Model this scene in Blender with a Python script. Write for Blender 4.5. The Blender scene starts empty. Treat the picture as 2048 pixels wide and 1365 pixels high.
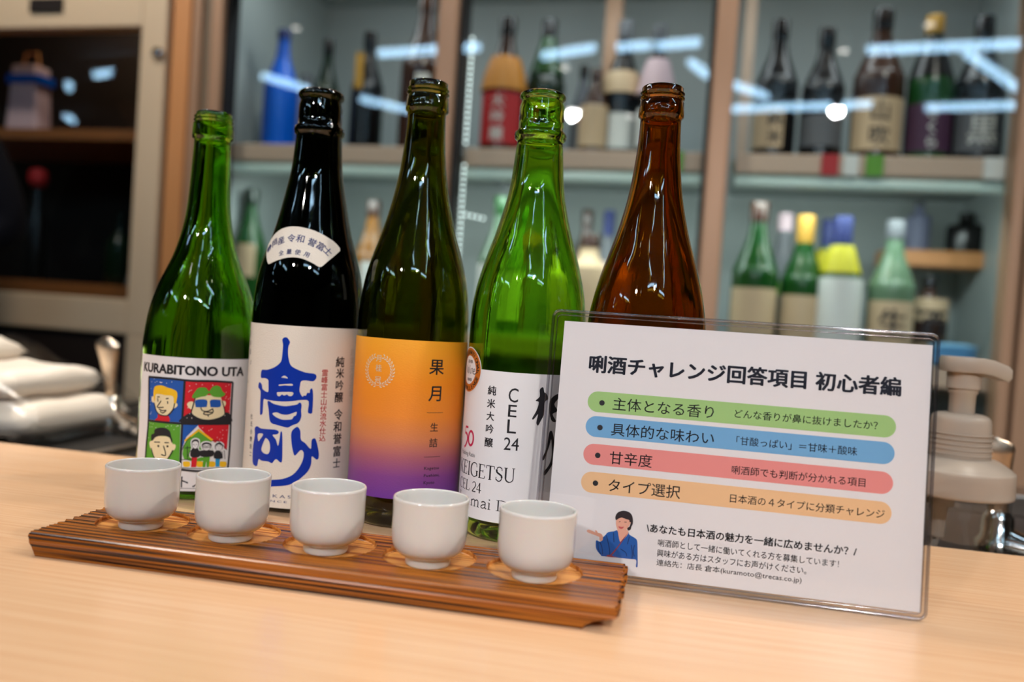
import bpy, bmesh, math, random, json
from mathutils import Matrix, Vector
from math import sin, cos, pi, radians
random.seed(7)
SC = bpy.context.scene
COL = SC.collection
Z0 = 0.9                                    # height of the bar counter top above the floor

# ------------------------------------------------------------------ camera
def camera():
    p, r, yaw, f = radians(1.63), radians(3.82), radians(13.3), 1700.0
    fw = Vector((0, cos(p), -sin(p))); up = Vector((0, sin(p), cos(p))); rt = Vector((1, 0, 0))
    xr = cos(r)*rt + sin(r)*up; ur = -sin(r)*rt + cos(r)*up
    Zm = Matrix.Rotation(yaw, 3, 'Z')
    xr, ur, fw = Zm @ xr, Zm @ ur, Zm @ fw
    cd = bpy.data.cameras.new('camera'); cam = bpy.data.objects.new('camera', cd); COL.objects.link(cam)
    M = Matrix((xr, ur, -fw)).transposed().to_4x4(); M.translation = Vector((0, 0, Z0 + 0.152)); cam.matrix_world = M
    cd.sensor_width = 36; cd.lens = f/2048*36; cd.clip_start = .02
    cd.dof.use_dof = True; cd.dof.focus_distance = 0.540; cd.dof.aperture_fstop = 3.8
    SC.camera = cam
camera()
SC.view_settings.view_transform = 'Standard'; SC.view_settings.look = 'None'
SC.view_settings.gamma = 1; SC.view_settings.use_curve_mapping = False
SC.view_settings.exposure = 0.12
SC.cycles.max_bounces = 14; SC.cycles.transmission_bounces = 12; SC.cycles.glossy_bounces = 6
SC.cycles.transparent_max_bounces = 16; SC.cycles.diffuse_bounces = 4
SC.cycles.caustics_reflective = False; SC.cycles.caustics_refractive = False
SC.cycles.sample_clamp_indirect = 6
W = bpy.data.worlds.new('world'); SC.world = W; W.use_nodes = True
W.node_tree.nodes['Background'].inputs[0].default_value = (.5, .55, .6, 1)
W.node_tree.nodes['Background'].inputs[1].default_value = .15

def light(name, kind, loc, power, col=(1, 1, 1), size=.1, aim=None, spot=90, blend=.6, sy=None):
    d = bpy.data.lights.new(name, kind); d.energy = power; d.color = col
    if kind == 'AREA':
        d.size = size
        if sy: d.shape = 'RECTANGLE'; d.size_y = sy
    elif kind == 'SPOT':
        d.shadow_soft_size = size; d.spot_size = radians(spot); d.spot_blend = blend
    else: d.shadow_soft_size = size
    o = bpy.data.objects.new(name, d); COL.objects.link(o); o.location = (loc[0], loc[1], loc[2] + Z0)
    if aim is not None:
        o.rotation_euler = (Vector((aim[0], aim[1], aim[2])) - Vector(loc)).to_track_quat('-Z', 'Y').to_euler()
    return o
# downlights over the staff side and over the bar, plus added fill spots
for i, (x, y, p, c) in enumerate([(-.62, 1.0, 8, (1.0, .90, .78)), (-.10, .95, 7, (1.0, .92, .82)), (.55, .95, 30, (1.0, .90, .78)), (-1.25, .85, 28, (1.0, .90, .78)),
                               (-1.01, -1.78, 132, (1.0, .96, .96)), (.62, -1.63, 178, (1.0, .96, .96)), (1.5, .5, 55, (1.0, .90, .80))]):
    light('bar_down_and_fill', 'SPOT', (x, y, 1.5 if y > 0 else 1.52), p, c, .035, (x*.5, .50 if y > 0 else .85, 0 if y > 0 else .12), spot=95 if y > 0 else 36)
light('bar_down_and_fill', 'SPOT', (-.95, .72, 1.5), 42, (1.0, .90, .78), .035, (-.70, .58, 0), spot=46, blend=1)  # added fill spot to brighten the left of the counter
light('bar_down_and_fill', 'SPOT', (-1.15, .45, 1.5), 20, (1.0, .90, .78), .035, (-.95, .58, 0), spot=42, blend=1)  # another added fill, further along the left counter
light('bar_down_and_fill', 'SPOT', (-.95, 1.0, 1.5), 10, (1.0, .90, .78), .035, (-.85, .9, 0), spot=50)  # fill spot added to lift the towels
for x in (-1.6, -.5, .6):
    light('aisle_fill', 'SPOT', (x, 1.2, 1.5), 27, (1.0, .88, .76), .05, (x, 1.9, .3), spot=100)  # added fill brightening the fridge and cabinet fronts
# lamps inside the drinks fridge, one under each top rail
for x, w in ((-.92, .5), (-.32, .5), (.28, .5)):
    light('fridge_lamp', 'AREA', (x, 2.0, 1.05), 1.5, (.90, .97, 1.0), w, (x, 2.2, .56), sy=.05)
    light('fridge_lamp', 'AREA', (x, 2.0, .47), 1.7, (.88, 1.0, .97), w, (x, 2.2, .1), sy=.05)
light('cabinet_fill', 'POINT', (-1.75, 2.1, 1.12), 3, (1.0, .8, .6), .03)  # unseen fill added above the door glass to brighten the shelves

# ------------------------------------------------------------------ materials
MATS = {}
def mat(name, col=(.8, .8, .8), rough=.5, metal=0, trans=0, ior=1.45, emit=None, estr=0, coat=0, alpha=1, sss=0, spec=.5):
    if name in MATS: return MATS[name]
    m = bpy.data.materials.new(name); m.use_nodes = True; b = m.node_tree.nodes['Principled BSDF']
    if len(col) == 3: col = (*col, 1)
    b.inputs['Base Color'].default_value = col; b.inputs['Roughness'].default_value = rough
    b.inputs['Metallic'].default_value = metal; b.inputs['Transmission Weight'].default_value = trans
    b.inputs['IOR'].default_value = ior; b.inputs['Coat Weight'].default_value = coat; b.inputs['Coat Roughness'].default_value = .05
    b.inputs['Specular IOR Level'].default_value = spec
    if sss:
        b.inputs['Subsurface Weight'].default_value = sss; b.inputs['Subsurface Scale'].default_value = .004
    if emit: b.inputs['Emission Color'].default_value = (*emit, 1); b.inputs['Emission Strength'].default_value = estr
    MATS[name] = m; return m
def s2l(r, g, b):
    f = lambda c: (c/255/12.92) if c/255 <= .04045 else ((c/255 + .055)/1.055)**2.4
    return (f(r), f(g), f(b))
def N(m, t, **k):
    n = m.node_tree.nodes.new(t)
    for a, v in k.items(): setattr(n, a, v)
    return n
def L(m, a, b): m.node_tree.links.new(a, b)
def coords(m, scale, kind='Object', rot=(0, 0, 0)):
    tc = N(m, 'ShaderNodeTexCoord'); mp = N(m, 'ShaderNodeMapping'); mp.inputs['Scale'].default_value = scale
    mp.inputs['Rotation'].default_value = rot
    L(m, tc.outputs[kind], mp.inputs['Vector']); return mp.outputs['Vector']
def ramp(m, fac, stops):
    r = N(m, 'ShaderNodeValToRGB'); e = r.color_ramp.elements
    while len(e) < len(stops): e.new(.5)
    for el, (p, c) in zip(e, stops): el.position = p; el.color = (*c, 1)
    L(m, fac, r.inputs['Fac']); return r.outputs['Color']
def bump(m, h, strength, dist=.001):
    b = N(m, 'ShaderNodeBump'); b.inputs['Strength'].default_value = strength; b.inputs['Distance'].default_value = dist
    L(m, h, b.inputs['Height']); L(m, b.outputs['Normal'], m.node_tree.nodes['Principled BSDF'].inputs['Normal'])
def BS(m): return m.node_tree.nodes['Principled BSDF']
def sheet_mat(name, tint=(.96, .97, .97), refl=.06, rough=.02, f90=.7):
    """thin clear sheet: what is not reflected passes straight through"""
    m = bpy.data.materials.new(name); m.use_nodes = True; nt = m.node_tree; nt.nodes.remove(nt.nodes['Principled BSDF'])
    out = nt.nodes['Material Output']; t = N(m, 'ShaderNodeBsdfTransparent'); t.inputs[0].default_value = (*tint, 1)
    g = N(m, 'ShaderNodeBsdfGlossy'); g.inputs['Roughness'].default_value = rough
    lw = N(m, 'ShaderNodeLayerWeight'); lw.inputs['Blend'].default_value = .2
    mr = N(m, 'ShaderNodeMapRange'); mr.inputs['To Min'].default_value = refl; mr.inputs['To Max'].default_value = f90
    mx = N(m, 'ShaderNodeMixShader'); L(m, lw.outputs['Facing'], mr.inputs['Value'])
    pw = N(m, 'ShaderNodeMath', operation='POWER'); L(m, lw.outputs['Facing'], pw.inputs[0]); pw.inputs[1].default_value = 3; L(m, pw.outputs[0], mr.inputs['Value'])
    L(m, mr.outputs['Result'], mx.inputs['Fac']); L(m, t.outputs[0], mx.inputs[1]); L(m, g.outputs[0], mx.inputs[2]); L(m, mx.outputs[0], out.inputs[0])
    MATS[name] = m; return m

# pale wood laminate of the counter
m = mat('pale_wood', rough=.22, coat=.15, spec=.5); BS(m).inputs['Coat Roughness'].default_value = .2
v = coords(m, (1.2, 55, 55)); nz = N(m, 'ShaderNodeTexNoise'); nz.inputs['Scale'].default_value = 6; nz.inputs['Detail'].default_value = 8; L(m, v, nz.inputs['Vector'])
L(m, ramp(m, nz.outputs['Fac'], [(.3, s2l(215, 167, 125)), (.5, s2l(221, 177, 136)), (.7, s2l(226, 184, 145))]), BS(m).inputs['Base Color'])
bump(m, nz.outputs['Fac'], .06, .0003)
# stained cedar of the tray: dark growth rings along the board
def cedar(name, c0, c1, c2, rough, sc=1):
    m = mat(name, rough=rough, coat=.0)
    v = coords(m, (2.0, 210*sc, 300*sc)); wv = N(m, 'ShaderNodeTexNoise'); wv.inputs['Scale'].default_value = 1.6; wv.inputs['Detail'].default_value = 2.5; wv.inputs['Roughness'].default_value = .45; L(m, v, wv.inputs['Vector'])
    v2 = coords(m, (14, 900, 900)); n2 = N(m, 'ShaderNodeTexNoise'); n2.inputs['Scale'].default_value = 2; n2.inputs['Detail'].default_value = 4; L(m, v2, n2.inputs['Vector'])
    c = ramp(m, wv.outputs['Fac'], [(.36, c0), (.42, c1), (.50, c2), (.57, c1), (.605, c0)])
    mx = N(m, 'ShaderNodeMix', data_type='RGBA', blend_type='MULTIPLY'); mx.inputs['Factor'].default_value = .45
    L(m, c, mx.inputs['A']); L(m, ramp(m, n2.outputs['Fac'], [(.3, (.45, .4, .36)), (.6, (1, 1, 1))]), mx.inputs['B']); L(m, mx.outputs['Result'], BS(m).inputs['Base Color'])
    bump(m, wv.outputs['Fac'], .10, .0005); return m
cedar('stained_cedar', s2l(48, 20, 4), s2l(136, 74, 18), s2l(172, 100, 30), .27)
cedar('raw_cedar', s2l(170, 98, 34), s2l(212, 140, 62), s2l(230, 164, 86), .45, .4)
mat('porcelain', s2l(200, 197, 191), .12, coat=.6, sss=.15)
mat('label_white', s2l(226, 224, 224), .55)
m = mat('label_cream', s2l(222, 212, 197), .7)
nz = N(m, 'ShaderNodeTexNoise'); nz.inputs['Scale'].default_value = 900; nz.inputs['Detail'].default_value = 4; L(m, coords(m, (1, 1, 2.2)), nz.inputs['Vector']); bump(m, nz.outputs['Fac'], .6, .0006)
m = mat('label_sunset', rough=.5)
tc = N(m, 'ShaderNodeTexCoord'); sp = N(m, 'ShaderNodeSeparateXYZ'); L(m, tc.outputs['Object'], sp.inputs[0])
mr = N(m, 'ShaderNodeMapRange'); mr.inputs['From Min'].default_value = .0224; mr.inputs['From Max'].default_value = .1315; L(m, sp.outputs['Z'], mr.inputs['Value'])
L(m, ramp(m, mr.outputs[0], [(0, s2l(104, 48, 140)), (.14, s2l(126, 60, 130)), (.26, s2l(168, 92, 104)), (.38, s2l(208, 124, 76)), (.52, s2l(228, 132, 38)), (.72, s2l(232, 136, 16)), (1, s2l(236, 160, 34))]), BS(m).inputs['Base Color'])
nz = N(m, 'ShaderNodeTexNoise'); nz.inputs['Scale'].default_value = 500; nz.inputs['Detail'].default_value = 3; L(m, coords(m, (1, 1, 4)), nz.inputs['Vector']); bump(m, nz.outputs['Fac'], .3, .0004)
mat('ink_black', s2l(28, 28, 34), .5); mat('ink_heading', s2l(38, 44, 62), .5)
mat('ink_blue', s2l(8, 56, 176), .3, metal=.3); mat('ink_navy', s2l(22, 34, 100), .5); mat('ink_red', s2l(190, 40, 48), .5); mat('ink_magenta', s2l(196, 12, 74), .5)
mat('emboss_shade', s2l(206, 194, 178), .75); mat('ink_silver', s2l(222, 206, 182), .4, metal=.2); mat('ink_copper', s2l(206, 124, 48), .35, metal=.4)  # emboss tone: relief shade of uninked letters put into the colour
mat('art_red', s2l(206, 18, 38), .55); mat('art_blue', s2l(16, 84, 170), .55); mat('art_green', s2l(88, 160, 42), .55); mat('art_yellow', s2l(240, 190, 22), .55)
mat('art_skin', s2l(236, 220, 176), .55); mat('art_cyan', s2l(30, 150, 206), .55); mat('art_white', s2l(228, 228, 228), .55)
mat('bar_green', s2l(164, 206, 126), .5); mat('bar_blue', s2l(116, 176, 220), .5); mat('bar_red', s2l(240, 146, 140), .5); mat('bar_orange', s2l(246, 198, 146), .5)
mat('photo_skin', s2l(240, 176, 150), .5); mat('photo_robe', s2l(24, 92, 172), .5); mat('photo_robe_dark', s2l(14, 44, 98), .5); mat('photo_hair', s2l(40, 28, 32), .5); mat('photo_trim', s2l(150, 56, 70), .5); mat('photo_lip', s2l(214, 96, 96), .5)
mat('paper', s2l(238, 234, 232), .55, coat=.25)
sheet_mat('clear_plastic', (.97, .97, .975), .055, .06, .5)
sheet_mat('plastic_rim', (.80, .80, .84), .22, .12, .85)
sheet_mat('door_glass', (.93, .96, .96), .035, .0, .5)
sheet_mat('clear_bottle_wall', (.90, .92, .93), .10, .05, .8)
def glass(name, col, rough=.01):
    m = mat(name, col, rough, trans=1, ior=1.5)
    nz = N(m, 'ShaderNodeTexNoise'); nz.inputs['Scale'].default_value = 1; nz.inputs['Detail'].default_value = 2; L(m, coords(m, (170, 170, 9)), nz.inputs['Vector']); bump(m, nz.outputs['Fac'], .14, .0006); return m
glass('glass_green', (.34, .72, .05)); glass('glass_black', (.03, .035, .006)); glass('glass_olive', (.23, .24, .012)); glass('glass_lime', (.46, .76, .10)); glass('glass_amber', (.47, .19, .014))
mat('fridge_frame', s2l(168, 132, 104), .45, metal=.15); mat('fridge_side', s2l(120, 104, 84), .5); mat('fridge_inside', s2l(158, 166, 164), .5)
mat('cabinet_beige', s2l(214, 190, 158), .5); mat('cabinet_dark', s2l(30, 20, 16), .6); mat('black_gap', s2l(12, 9, 8), .7)
mat('orange_wood', s2l(206, 142, 88), .45); mat('brown_wood', s2l(140, 84, 42), .5)
mat('rail_beige', s2l(190, 164, 142), .5); mat('rail_teal', s2l(170, 190, 180), .3, emit=(.6, .8, .72), estr=.12)
mat('steel', s2l(150, 140, 130), .28, metal=1); mat('chrome', s2l(225, 215, 205), .08, metal=1); mat('satin_chrome', s2l(226, 204, 180), .26, metal=1); mat('black_grate', s2l(18, 16, 15), .5)
mat('milky_plastic', s2l(206, 190, 172), .3, trans=.5, ior=1.2)
mat('navy_cloth', s2l(9, 9, 17), .95, spec=.2); mat('skin', s2l(214, 160, 130), .5); mat('hair_black', s2l(16, 13, 12), .5)
mat('white_cloth', s2l(226, 214, 200), .8)
sheet_mat('plastic_film', (.97, .97, .96), .04, .22, .5)
mat('led', (1, 1, 1), emit=(.85, 1, .95), estr=3.2); mat('tube_glow', (1, 1, 1), emit=(.46, .74, 1), estr=17); mat('bulb_glow', (1, 1, 1), emit=(1, .95, .85), estr=50); mat('bulb_dim', (1, 1, 1), emit=(1, .95, .85), estr=16)
mat('lamp_housing', s2l(190, 190, 190), .5)
for n, c in dict(b_blue=(4, 84, 190), b_black=(10, 9, 10), b_dkgreen=(14, 34, 18), b_green=(18, 66, 20), b_brown=(52, 28, 14), b_amber=(120, 76, 16), b_pale=(92, 118, 92), c_gold=(176, 132, 40), c_yellow=(172, 164, 10),
                 c_red=(170, 30, 34), c_white=(214, 216, 210), c_beige=(196, 170, 136), c_purple=(70, 40, 66), c_pink=(196, 170, 176), c_navy=(20, 34, 90), c_orange=(176, 112, 20), c_lime=(90, 150, 40), c_grey=(90, 92, 96), c_lav=(120, 124, 150)).items():
    mat(n, s2l(*c), .22 if n[0] == 'b' else .55)

# ------------------------------------------------------------------ helpers
def mesh_obj(name, bm, mats, parent=None, loc=None, smooth=False, **props):
    me = bpy.data.meshes.new(name); bm.to_mesh(me); bm.free()
    for mm in (mats if isinstance(mats, (list, tuple)) else [mats]): me.materials.append(MATS[mm] if isinstance(mm, str) else mm)
    if smooth:
        for p in me.polygons: p.use_smooth = True
        if smooth != True: me.set_sharp_from_angle(angle=radians(smooth))
    o = bpy.data.objects.new(name, me); COL.objects.link(o)
    if parent: o.parent = parent
    if loc: o.location = loc
    for k, v in props.items(): o[k] = v
    return o
def thing(name, label, cat, loc=(0, 0, 0), rz=0, group=None):
    o = bpy.data.objects.new(name, None); COL.objects.link(o); o.empty_display_size = .02
    o.location = (loc[0], loc[1], loc[2] + Z0); o.rotation_euler = (0, 0, rz); o['label'] = label; o['category'] = cat
    if group: o['group'] = group
    return o
def tag(o, label, cat, group=None):
    o['label'] = label; o['category'] = cat
    if group: o['group'] = group
    return o
def box(bm, x0, x1, y0, y1, z0, z1, bev=0, mi=0):
    vs = [bm.verts.new(p) for p in [(x0, y0, z0), (x1, y0, z0), (x1, y1, z0), (x0, y1, z0), (x0, y0, z1), (x1, y0, z1), (x1, y1, z1), (x0, y1, z1)]]
    fs = [bm.faces.new([vs[i] for i in q]) for q in [(3, 2, 1, 0), (4, 5, 6, 7), (0, 1, 5, 4), (1, 2, 6, 5), (2, 3, 7, 6), (3, 0, 4, 7)]]
    for f in fs: f.material_index = mi
    if bev:
        es = list({e for f in fs for e in f.edges}); r = bmesh.ops.bevel(bm, geom=es, offset=bev, segments=2, profile=.5, affect='EDGES')
        for f in r['faces']: f.material_index = mi
def boxobj(name, x0, x1, y0, y1, z0, z1, m, parent=None, bev=.002, **p):
    bm = bmesh.new(); box(bm, x0, x1, y0, y1, z0, z1, bev); return mesh_obj(name, bm, m, parent, **p)
def sbox(name, x0, x1, y0, y1, z0, z1, m, **p):          # a piece of the setting
    o = boxobj(name, x0, x1, y0, y1, z0, z1, m, bev=0, **p); o.location.z = Z0; o['kind'] = 'structure'; return o
def lathe(bm, prof, seg=48, mi=0, ang=None, off=(0, 0), closed=False):
    """prof: (r, z); revolve about z"""
    rings = []
    for r, z in prof:
        if r < 1e-6: rings.append([bm.verts.new((off[0], off[1], z))])
        else: rings.append([bm.verts.new((off[0] + r*sin(2*pi*i/seg), off[1] - r*cos(2*pi*i/seg), z)) for i in range(seg)])
    n = len(rings)
    for k in range(n if closed else n-1):
        a, b = rings[k], rings[(k+1) % n]
        for i in range(seg):
            j = (i+1) % seg
            if len(a) == 1 and len(b) == 1: break
            if len(a) == 1: f = bm.faces.new((a[0], b[j], b[i]))
            elif len(b) == 1: f = bm.faces.new((a[i], a[j], b[0]))
            else: f = bm.faces.new((a[i], a[j], b[j], b[i]))
            f.material_index = mi
def smoothprof(P, n=3):
    """Catmull-Rom through the profile so the silhouette has no corners"""
    out = []
    for i in range(len(P)-1):
        p0, p1, p2, p3 = P[max(i-1, 0)], P[i], P[i+1], P[min(i+2, len(P)-1)]
        for k in range(n):
            t = k/n
            out.append(tuple(.5*((2*b) + (-a+c)*t + (2*a-5*b+4*c-d)*t*t + (-a+3*b-3*c+d)*t**3) for a, b, c, d in zip(p0, p1, p2, p3)))
    out.append(P[-1]); return out
def tube(bm, pts, rad, seg=10, mi=0, cap=True):
    pts = [Vector(p) for p in pts]; rad = rad if isinstance(rad, (list, tuple)) else [rad]*len(pts); rings = []
    nrm = None
    for i, p in enumerate(pts):
        t = (pts[min(i+1, len(pts)-1)] - pts[max(i-1, 0)]).normalized()
        if nrm is None: nrm = t.orthogonal().normalized()
        nrm = (nrm - t*nrm.dot(t)).normalized(); b = t.cross(nrm)
        rings.append([bm.verts.new(p + rad[i]*(cos(2*pi*k/seg)*nrm + sin(2*pi*k/seg)*b)) for k in range(seg)])
    for a, b in zip(rings, rings[1:]):
        for k in range(seg):
            f = bm.faces.new((a[k], a[(k+1) % seg], b[(k+1) % seg], b[k])); f.material_index = mi
    if cap:
        bm.faces.new(rings[0][::-1]).material_index = mi; bm.faces.new(rings[-1]).material_index = mi
DG = None
def curve_to_bm(cu, bm, tf, mi, bold=0):
    o = bpy.data.objects.new('tmp', cu); COL.objects.link(o)
    dg = bpy.context.evaluated_depsgraph_get(); dg.update()
    me = bpy.data.meshes.new_from_object(o.evaluated_get(dg)); bpy.data.objects.remove(o); bpy.data.curves.remove(cu)
    xs = [v.co.x for v in me.vertices] or [0]; ys = [v.co.y for v in me.vertices] or [0]
    f = tf(min(xs), max(xs), min(ys), max(ys))
    for dx, dy in ([(0, 0)] if bold <= 0 else [(bold, 0), (-bold, 0), (0, bold), (0, -bold)] if bold < .012 else [(bold, 0), (-bold, 0), (.6*bold, .7*bold), (-.6*bold, .7*bold), (.6*bold, -.7*bold), (-.6*bold, -.7*bold)]):
        vs = [bm.verts.new(f(v.co + Vector((dx, dy, 0)))) for v in me.vertices]
        for p in me.polygons:
            try: bm.faces.new([vs[i] for i in p.vertices]).material_index = mi
            except ValueError: pass
    bpy.data.meshes.remove(me)
def poly(bm, pts, mi=0, lay=0, holes=(), round_=True):
    cu = bpy.data.curves.new('p', 'CURVE'); cu.dimensions = '2D'; cu.fill_mode = 'BOTH'
    for loop in [pts] + list(holes):
        if round_: loop = [q for i in range(len(loop)) for q in cr(loop, i)]
        s = cu.splines.new('POLY'); s.points.add(len(loop)-1); s.use_cyclic_u = True
        for sp, q in zip(s.points, loop): sp.co = (q[0], q[1], 0, 1)
    curve_to_bm(cu, bm, lambda *a: (lambda c: (c.x, c.y, lay)), mi)
def cr(L_, i, n=3):
    P = [L_[(i+k-1) % len(L_)] for k in range(4)]; out = []
    for k in range(n):
        t = k/n; out.append(tuple(.5*((2*b) + (-a+c)*t + (2*a-5*b+4*c-d)*t*t + (-a+3*b-3*c+d)*t**3) for a, b, c, d in zip(*[q[:2] for q in P])))
    return out
def stroke(bm, pts, w, mi=0, lay=0, taper=False):
    pts = [Vector(p[:2]) for p in pts]
    q = []
    for i in range(len(pts)-1):
        P = [pts[max(i-1, 0)], pts[i], pts[i+1], pts[min(i+2, len(pts)-1)]]
        for k in range(4):
            t = k/4; q.append(.5*((2*P[1]) + (P[2]-P[0])*t + (2*P[0]-5*P[1]+4*P[2]-P[3])*t*t + (3*P[1]-P[0]-3*P[2]+P[3])*t**3))
    q.append(pts[-1]); pr = None
    for i, p in enumerate(q):
        t = q[min(i+1, len(q)-1)] - q[max(i-1, 0)]
        if t.length < 1e-6: continue
        t.normalize(); ww = w/2*(1 if not taper else max(.25, sin(pi*(.12+.8*i/len(q)))))
        n = Vector((-t.y, t.x))*ww
        c = [bm.verts.new((p.x+n.x, p.y+n.y, lay)), bm.verts.new((p.x-n.x, p.y-n.y, lay))]
        if pr: bm.faces.new((pr[0], pr[1], c[1], c[0])).material_index = mi
        pr = c
def disc(bm, c, r, mi=0, lay=0, seg=20, ry=None):
    bm.faces.new([bm.verts.new((c[0] + r*cos(2*pi*k/seg), c[1] + (ry or r)*sin(2*pi*k/seg), lay)) for k in range(seg)]).material_index = mi
def rrect(x0, x1, y0, y1, r, n=6):
    out = []
    for cx, cy, a in ((x1-r, y1-r, 0), (x0+r, y1-r, 90), (x0+r, y0+r, 180), (x1-r, y0+r, 270)):
        for k in range(n+1):
            t = radians(a + 90*k/n); out.append((cx + r*cos(t), cy + r*sin(t)))
    return out
def text(bm, s, x0, x1, y0, y1, mi=0, lay=0, bold=0, base=False, space=1, rot=0, res=3):
    """text fitted between x0..x1; glyph box y0..y1, or with base=True y0 the baseline and y1 the cap height"""
    cu = bpy.data.curves.new('t', 'FONT'); cu.body = s; cu.size = 1; cu.resolution_u = res; cu.space_character = space
    def tf(a, b, c, d):
        if x1 is None:
            k = (y1-y0)/(.73 if base else max(d-c, .1)); kx = k; ox = x0 - a*k
        else: kx = (x1-x0)/max(b-a, 1e-3); ox = x0 - a*kx
        if base: ky = (y1-y0)/.73; oy = y0
        else: ky = (y1-y0)/max(d-c, 1e-3); oy = y0 - c*ky
        return lambda v: (ox + v.x*kx, oy + v.y*ky, lay)
    curve_to_bm(cu, bm, tf, mi, bold)
def glyph(bm, ch, cx, cy, h, mi=0, lay=0, bold=0, rot=0, wx=1, f=None):
    """one glyph centred at cx, cy, em height h; f maps (u, v) offsets instead"""
    cu = bpy.data.curves.new('t', 'FONT'); cu.body = ch; cu.size = 1; cu.resolution_u = 3
    def tf(a, b, c, d):
        def g(v):
            u = (v.x - .5)*h*wx*1.04; w = (v.y - .38)*h*1.04
            if f: return f(u, w)
            return (cx + u*cos(rot) - w*sin(rot), cy + u*sin(rot) + w*cos(rot), lay)
        return g
    curve_to_bm(cu, bm, tf, mi, bold)
def cut(bm, step=2.5):
    xs = [v.co.x for v in bm.verts]
    if not xs: return
    x = math.floor(min(xs)/step)*step + step
    while x < max(xs):
        bmesh.ops.bisect_plane(bm, geom=bm.verts[:] + bm.edges[:] + bm.faces[:], plane_co=(x, 0, 0), plane_no=(1, 0, 0), dist=1e-5); x += step
def wrap(bm, R):
    """flat label millimetres (arc, height, layer) -> around the bottle, metres"""
    cut(bm)
    for v in bm.verts:
        th = v.co.x/R; r = (R + .3 + v.co.z)/1000; v.co = (r*sin(th), -r*cos(th), v.co.y/1000)
def flat(bm):
    for v in bm.verts: v.co = v.co/1000

# ------------------------------------------------------------------ the room
sbox('floor', -6, 4, -6, 3.2, -.95, -.9, mat('floor_grey', s2l(96, 90, 84), .35))
sbox('ceiling', -6, 4, -6, 3.2, 1.62, 1.7, mat('ceiling_paint', s2l(96, 92, 88), .8))
sbox('wall_back', -6, 4, 3.1, 3.2, -.9, 1.62, mat('wall_paint', s2l(120, 106, 90), .8))
sbox('wall_left', -6, -5.9, -6, 3.1, -.9, 1.62, 'wall_paint')
sbox('wall_right', 3.9, 4, -6, 3.1, -.9, 1.62, 'wall_paint')
sbox('wall_front', -6, 4, -6, -5.9, -.9, 1.62, mat('wall_front_paint', s2l(110, 84, 60), .8))
sbox('trim_1', -1.366, -1.318, 1.88, 2.0, -.9, 1.62, 'orange_wood')      # wooden upright between the cabinet and the fridge
sbox('trim_2', .66, .78, 1.88, 2.0, -.9, 1.62, 'orange_wood')

# counter top, its back edge 1.6 degrees off the fridge front
root = thing('bar_counter', 'pale wood-grain bar counter top running across the foreground', 'counter', (-.2045, .6873, 0), radians(1.6))
boxobj('counter_top', -1.8, 1.8, -.62, 0, -.03, 0, 'pale_wood', root, bev=.0008)
boxobj('counter_panel', -1.78, 1.78, -.55, -.50, -.9, -.03, 'pale_wood', root)

# staff-side worktop, lower than the bar
root = thing('steel_worktop', 'low brushed steel worktop with dark sink behind the bar counter', 'worktop', (0, 0, 0))
bm = bmesh.new(); box(bm, -1.9, -.95, .74, 1.28, -.06, -.032, .002); box(bm, -.95, 1.4, .74, .78, -.06, -.032, .002); box(bm, -.95, 1.4, 1.2, 1.28, -.06, -.032, .002); box(bm, .5, 1.4, .78, 1.2, -.06, -.032, .002)
mesh_obj('work_surface', bm, 'steel', root)
boxobj('sink_basin', -.95, .5, .78, 1.2, -.24, -.22, 'black_grate', root)
boxobj('worktop_base', -1.9, 1.4, .9, 1.28, -.9, -.06, 'cabinet_dark', root)
for i in range(6):
    boxobj('drain_bar', -1.30 + i*.13, -1.285 + i*.13, .75, 1.24, -.034, -.024, 'steel', root, bev=.001)
boxobj('drain_mat', -1.32, -.5, .745, 1.24, -.036, -.030, 'black_grate', root)

# ------------------------------------------------------------------ beige cabinet on the left with its glass door
root = thing('glazed_cabinet', 'beige framed cabinet with dark glass door, left of the wooden upright', 'cabinet', (0, 0, 0))
boxobj('cabinet_back', -2.6, -1.39, 2.36, 2.4, -.9, 1.3, 'cabinet_dark', root)
boxobj('cabinet_side', -1.405, -1.39, 1.96, 2.36, -.9, 1.3, 'cabinet_dark', root)
boxobj('cabinet_side', -2.6, -2.58, 1.96, 2.36, -.9, 1.3, 'cabinet_dark', root)
boxobj('cabinet_shelf', -2.58, -1.41, 1.99, 2.36, .555, .585, 'brown_wood', root)
boxobj('cabinet_shelf', -2.58, -1.41, 1.96, 2.36, .13, .165, 'brown_wood', root)
fr = boxobj('door_frame', -1.465, -1.392, 1.89, 1.94, .04, 1.25, 'cabinet_beige', root, bev=.004)
boxobj('frame_rail', -2.6, -1.465, 1.89, 1.94, .825, 1.25, 'cabinet_beige', root, bev=.004)
boxobj('frame_rail', -2.6, -1.465, 1.89, 1.94, .04, .13, 'cabinet_beige', root, bev=.004)
boxobj('door_frame', -2.6, -2.5, 1.89, 1.94, .13, .825, 'cabinet_beige', root, bev=.004)
boxobj('door_glass', -2.5, -1.465, 1.91, 1.915, .13, .825, 'door_glass', root, bev=0)
boxobj('lower_panel', -2.6, -1.46, 1.90, 1.96, -.9, .04, 'cabinet_dark', root)
boxobj('corner_post', -1.462, -1.392, 1.89, 1.96, -.9, .04, 'cabinet_beige', root, bev=.004)
bm = bmesh.new(); lathe(bm, [(0, 0), (.014, 0), (.016, .004), (.013, .010), (0, .012)], 20)
bmesh.ops.rotate(bm, verts=bm.verts, matrix=Matrix.Rotation(pi/2, 3, 'X')); mesh_obj('door_lock', bm, 'chrome', root, loc=(-1.41, 1.889, .755), smooth=40)
boxobj('door_sticker', -1.80, -1.70, 1.882, 1.889, .865, .90, 'cabinet_dark', root, bev=0)
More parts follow.
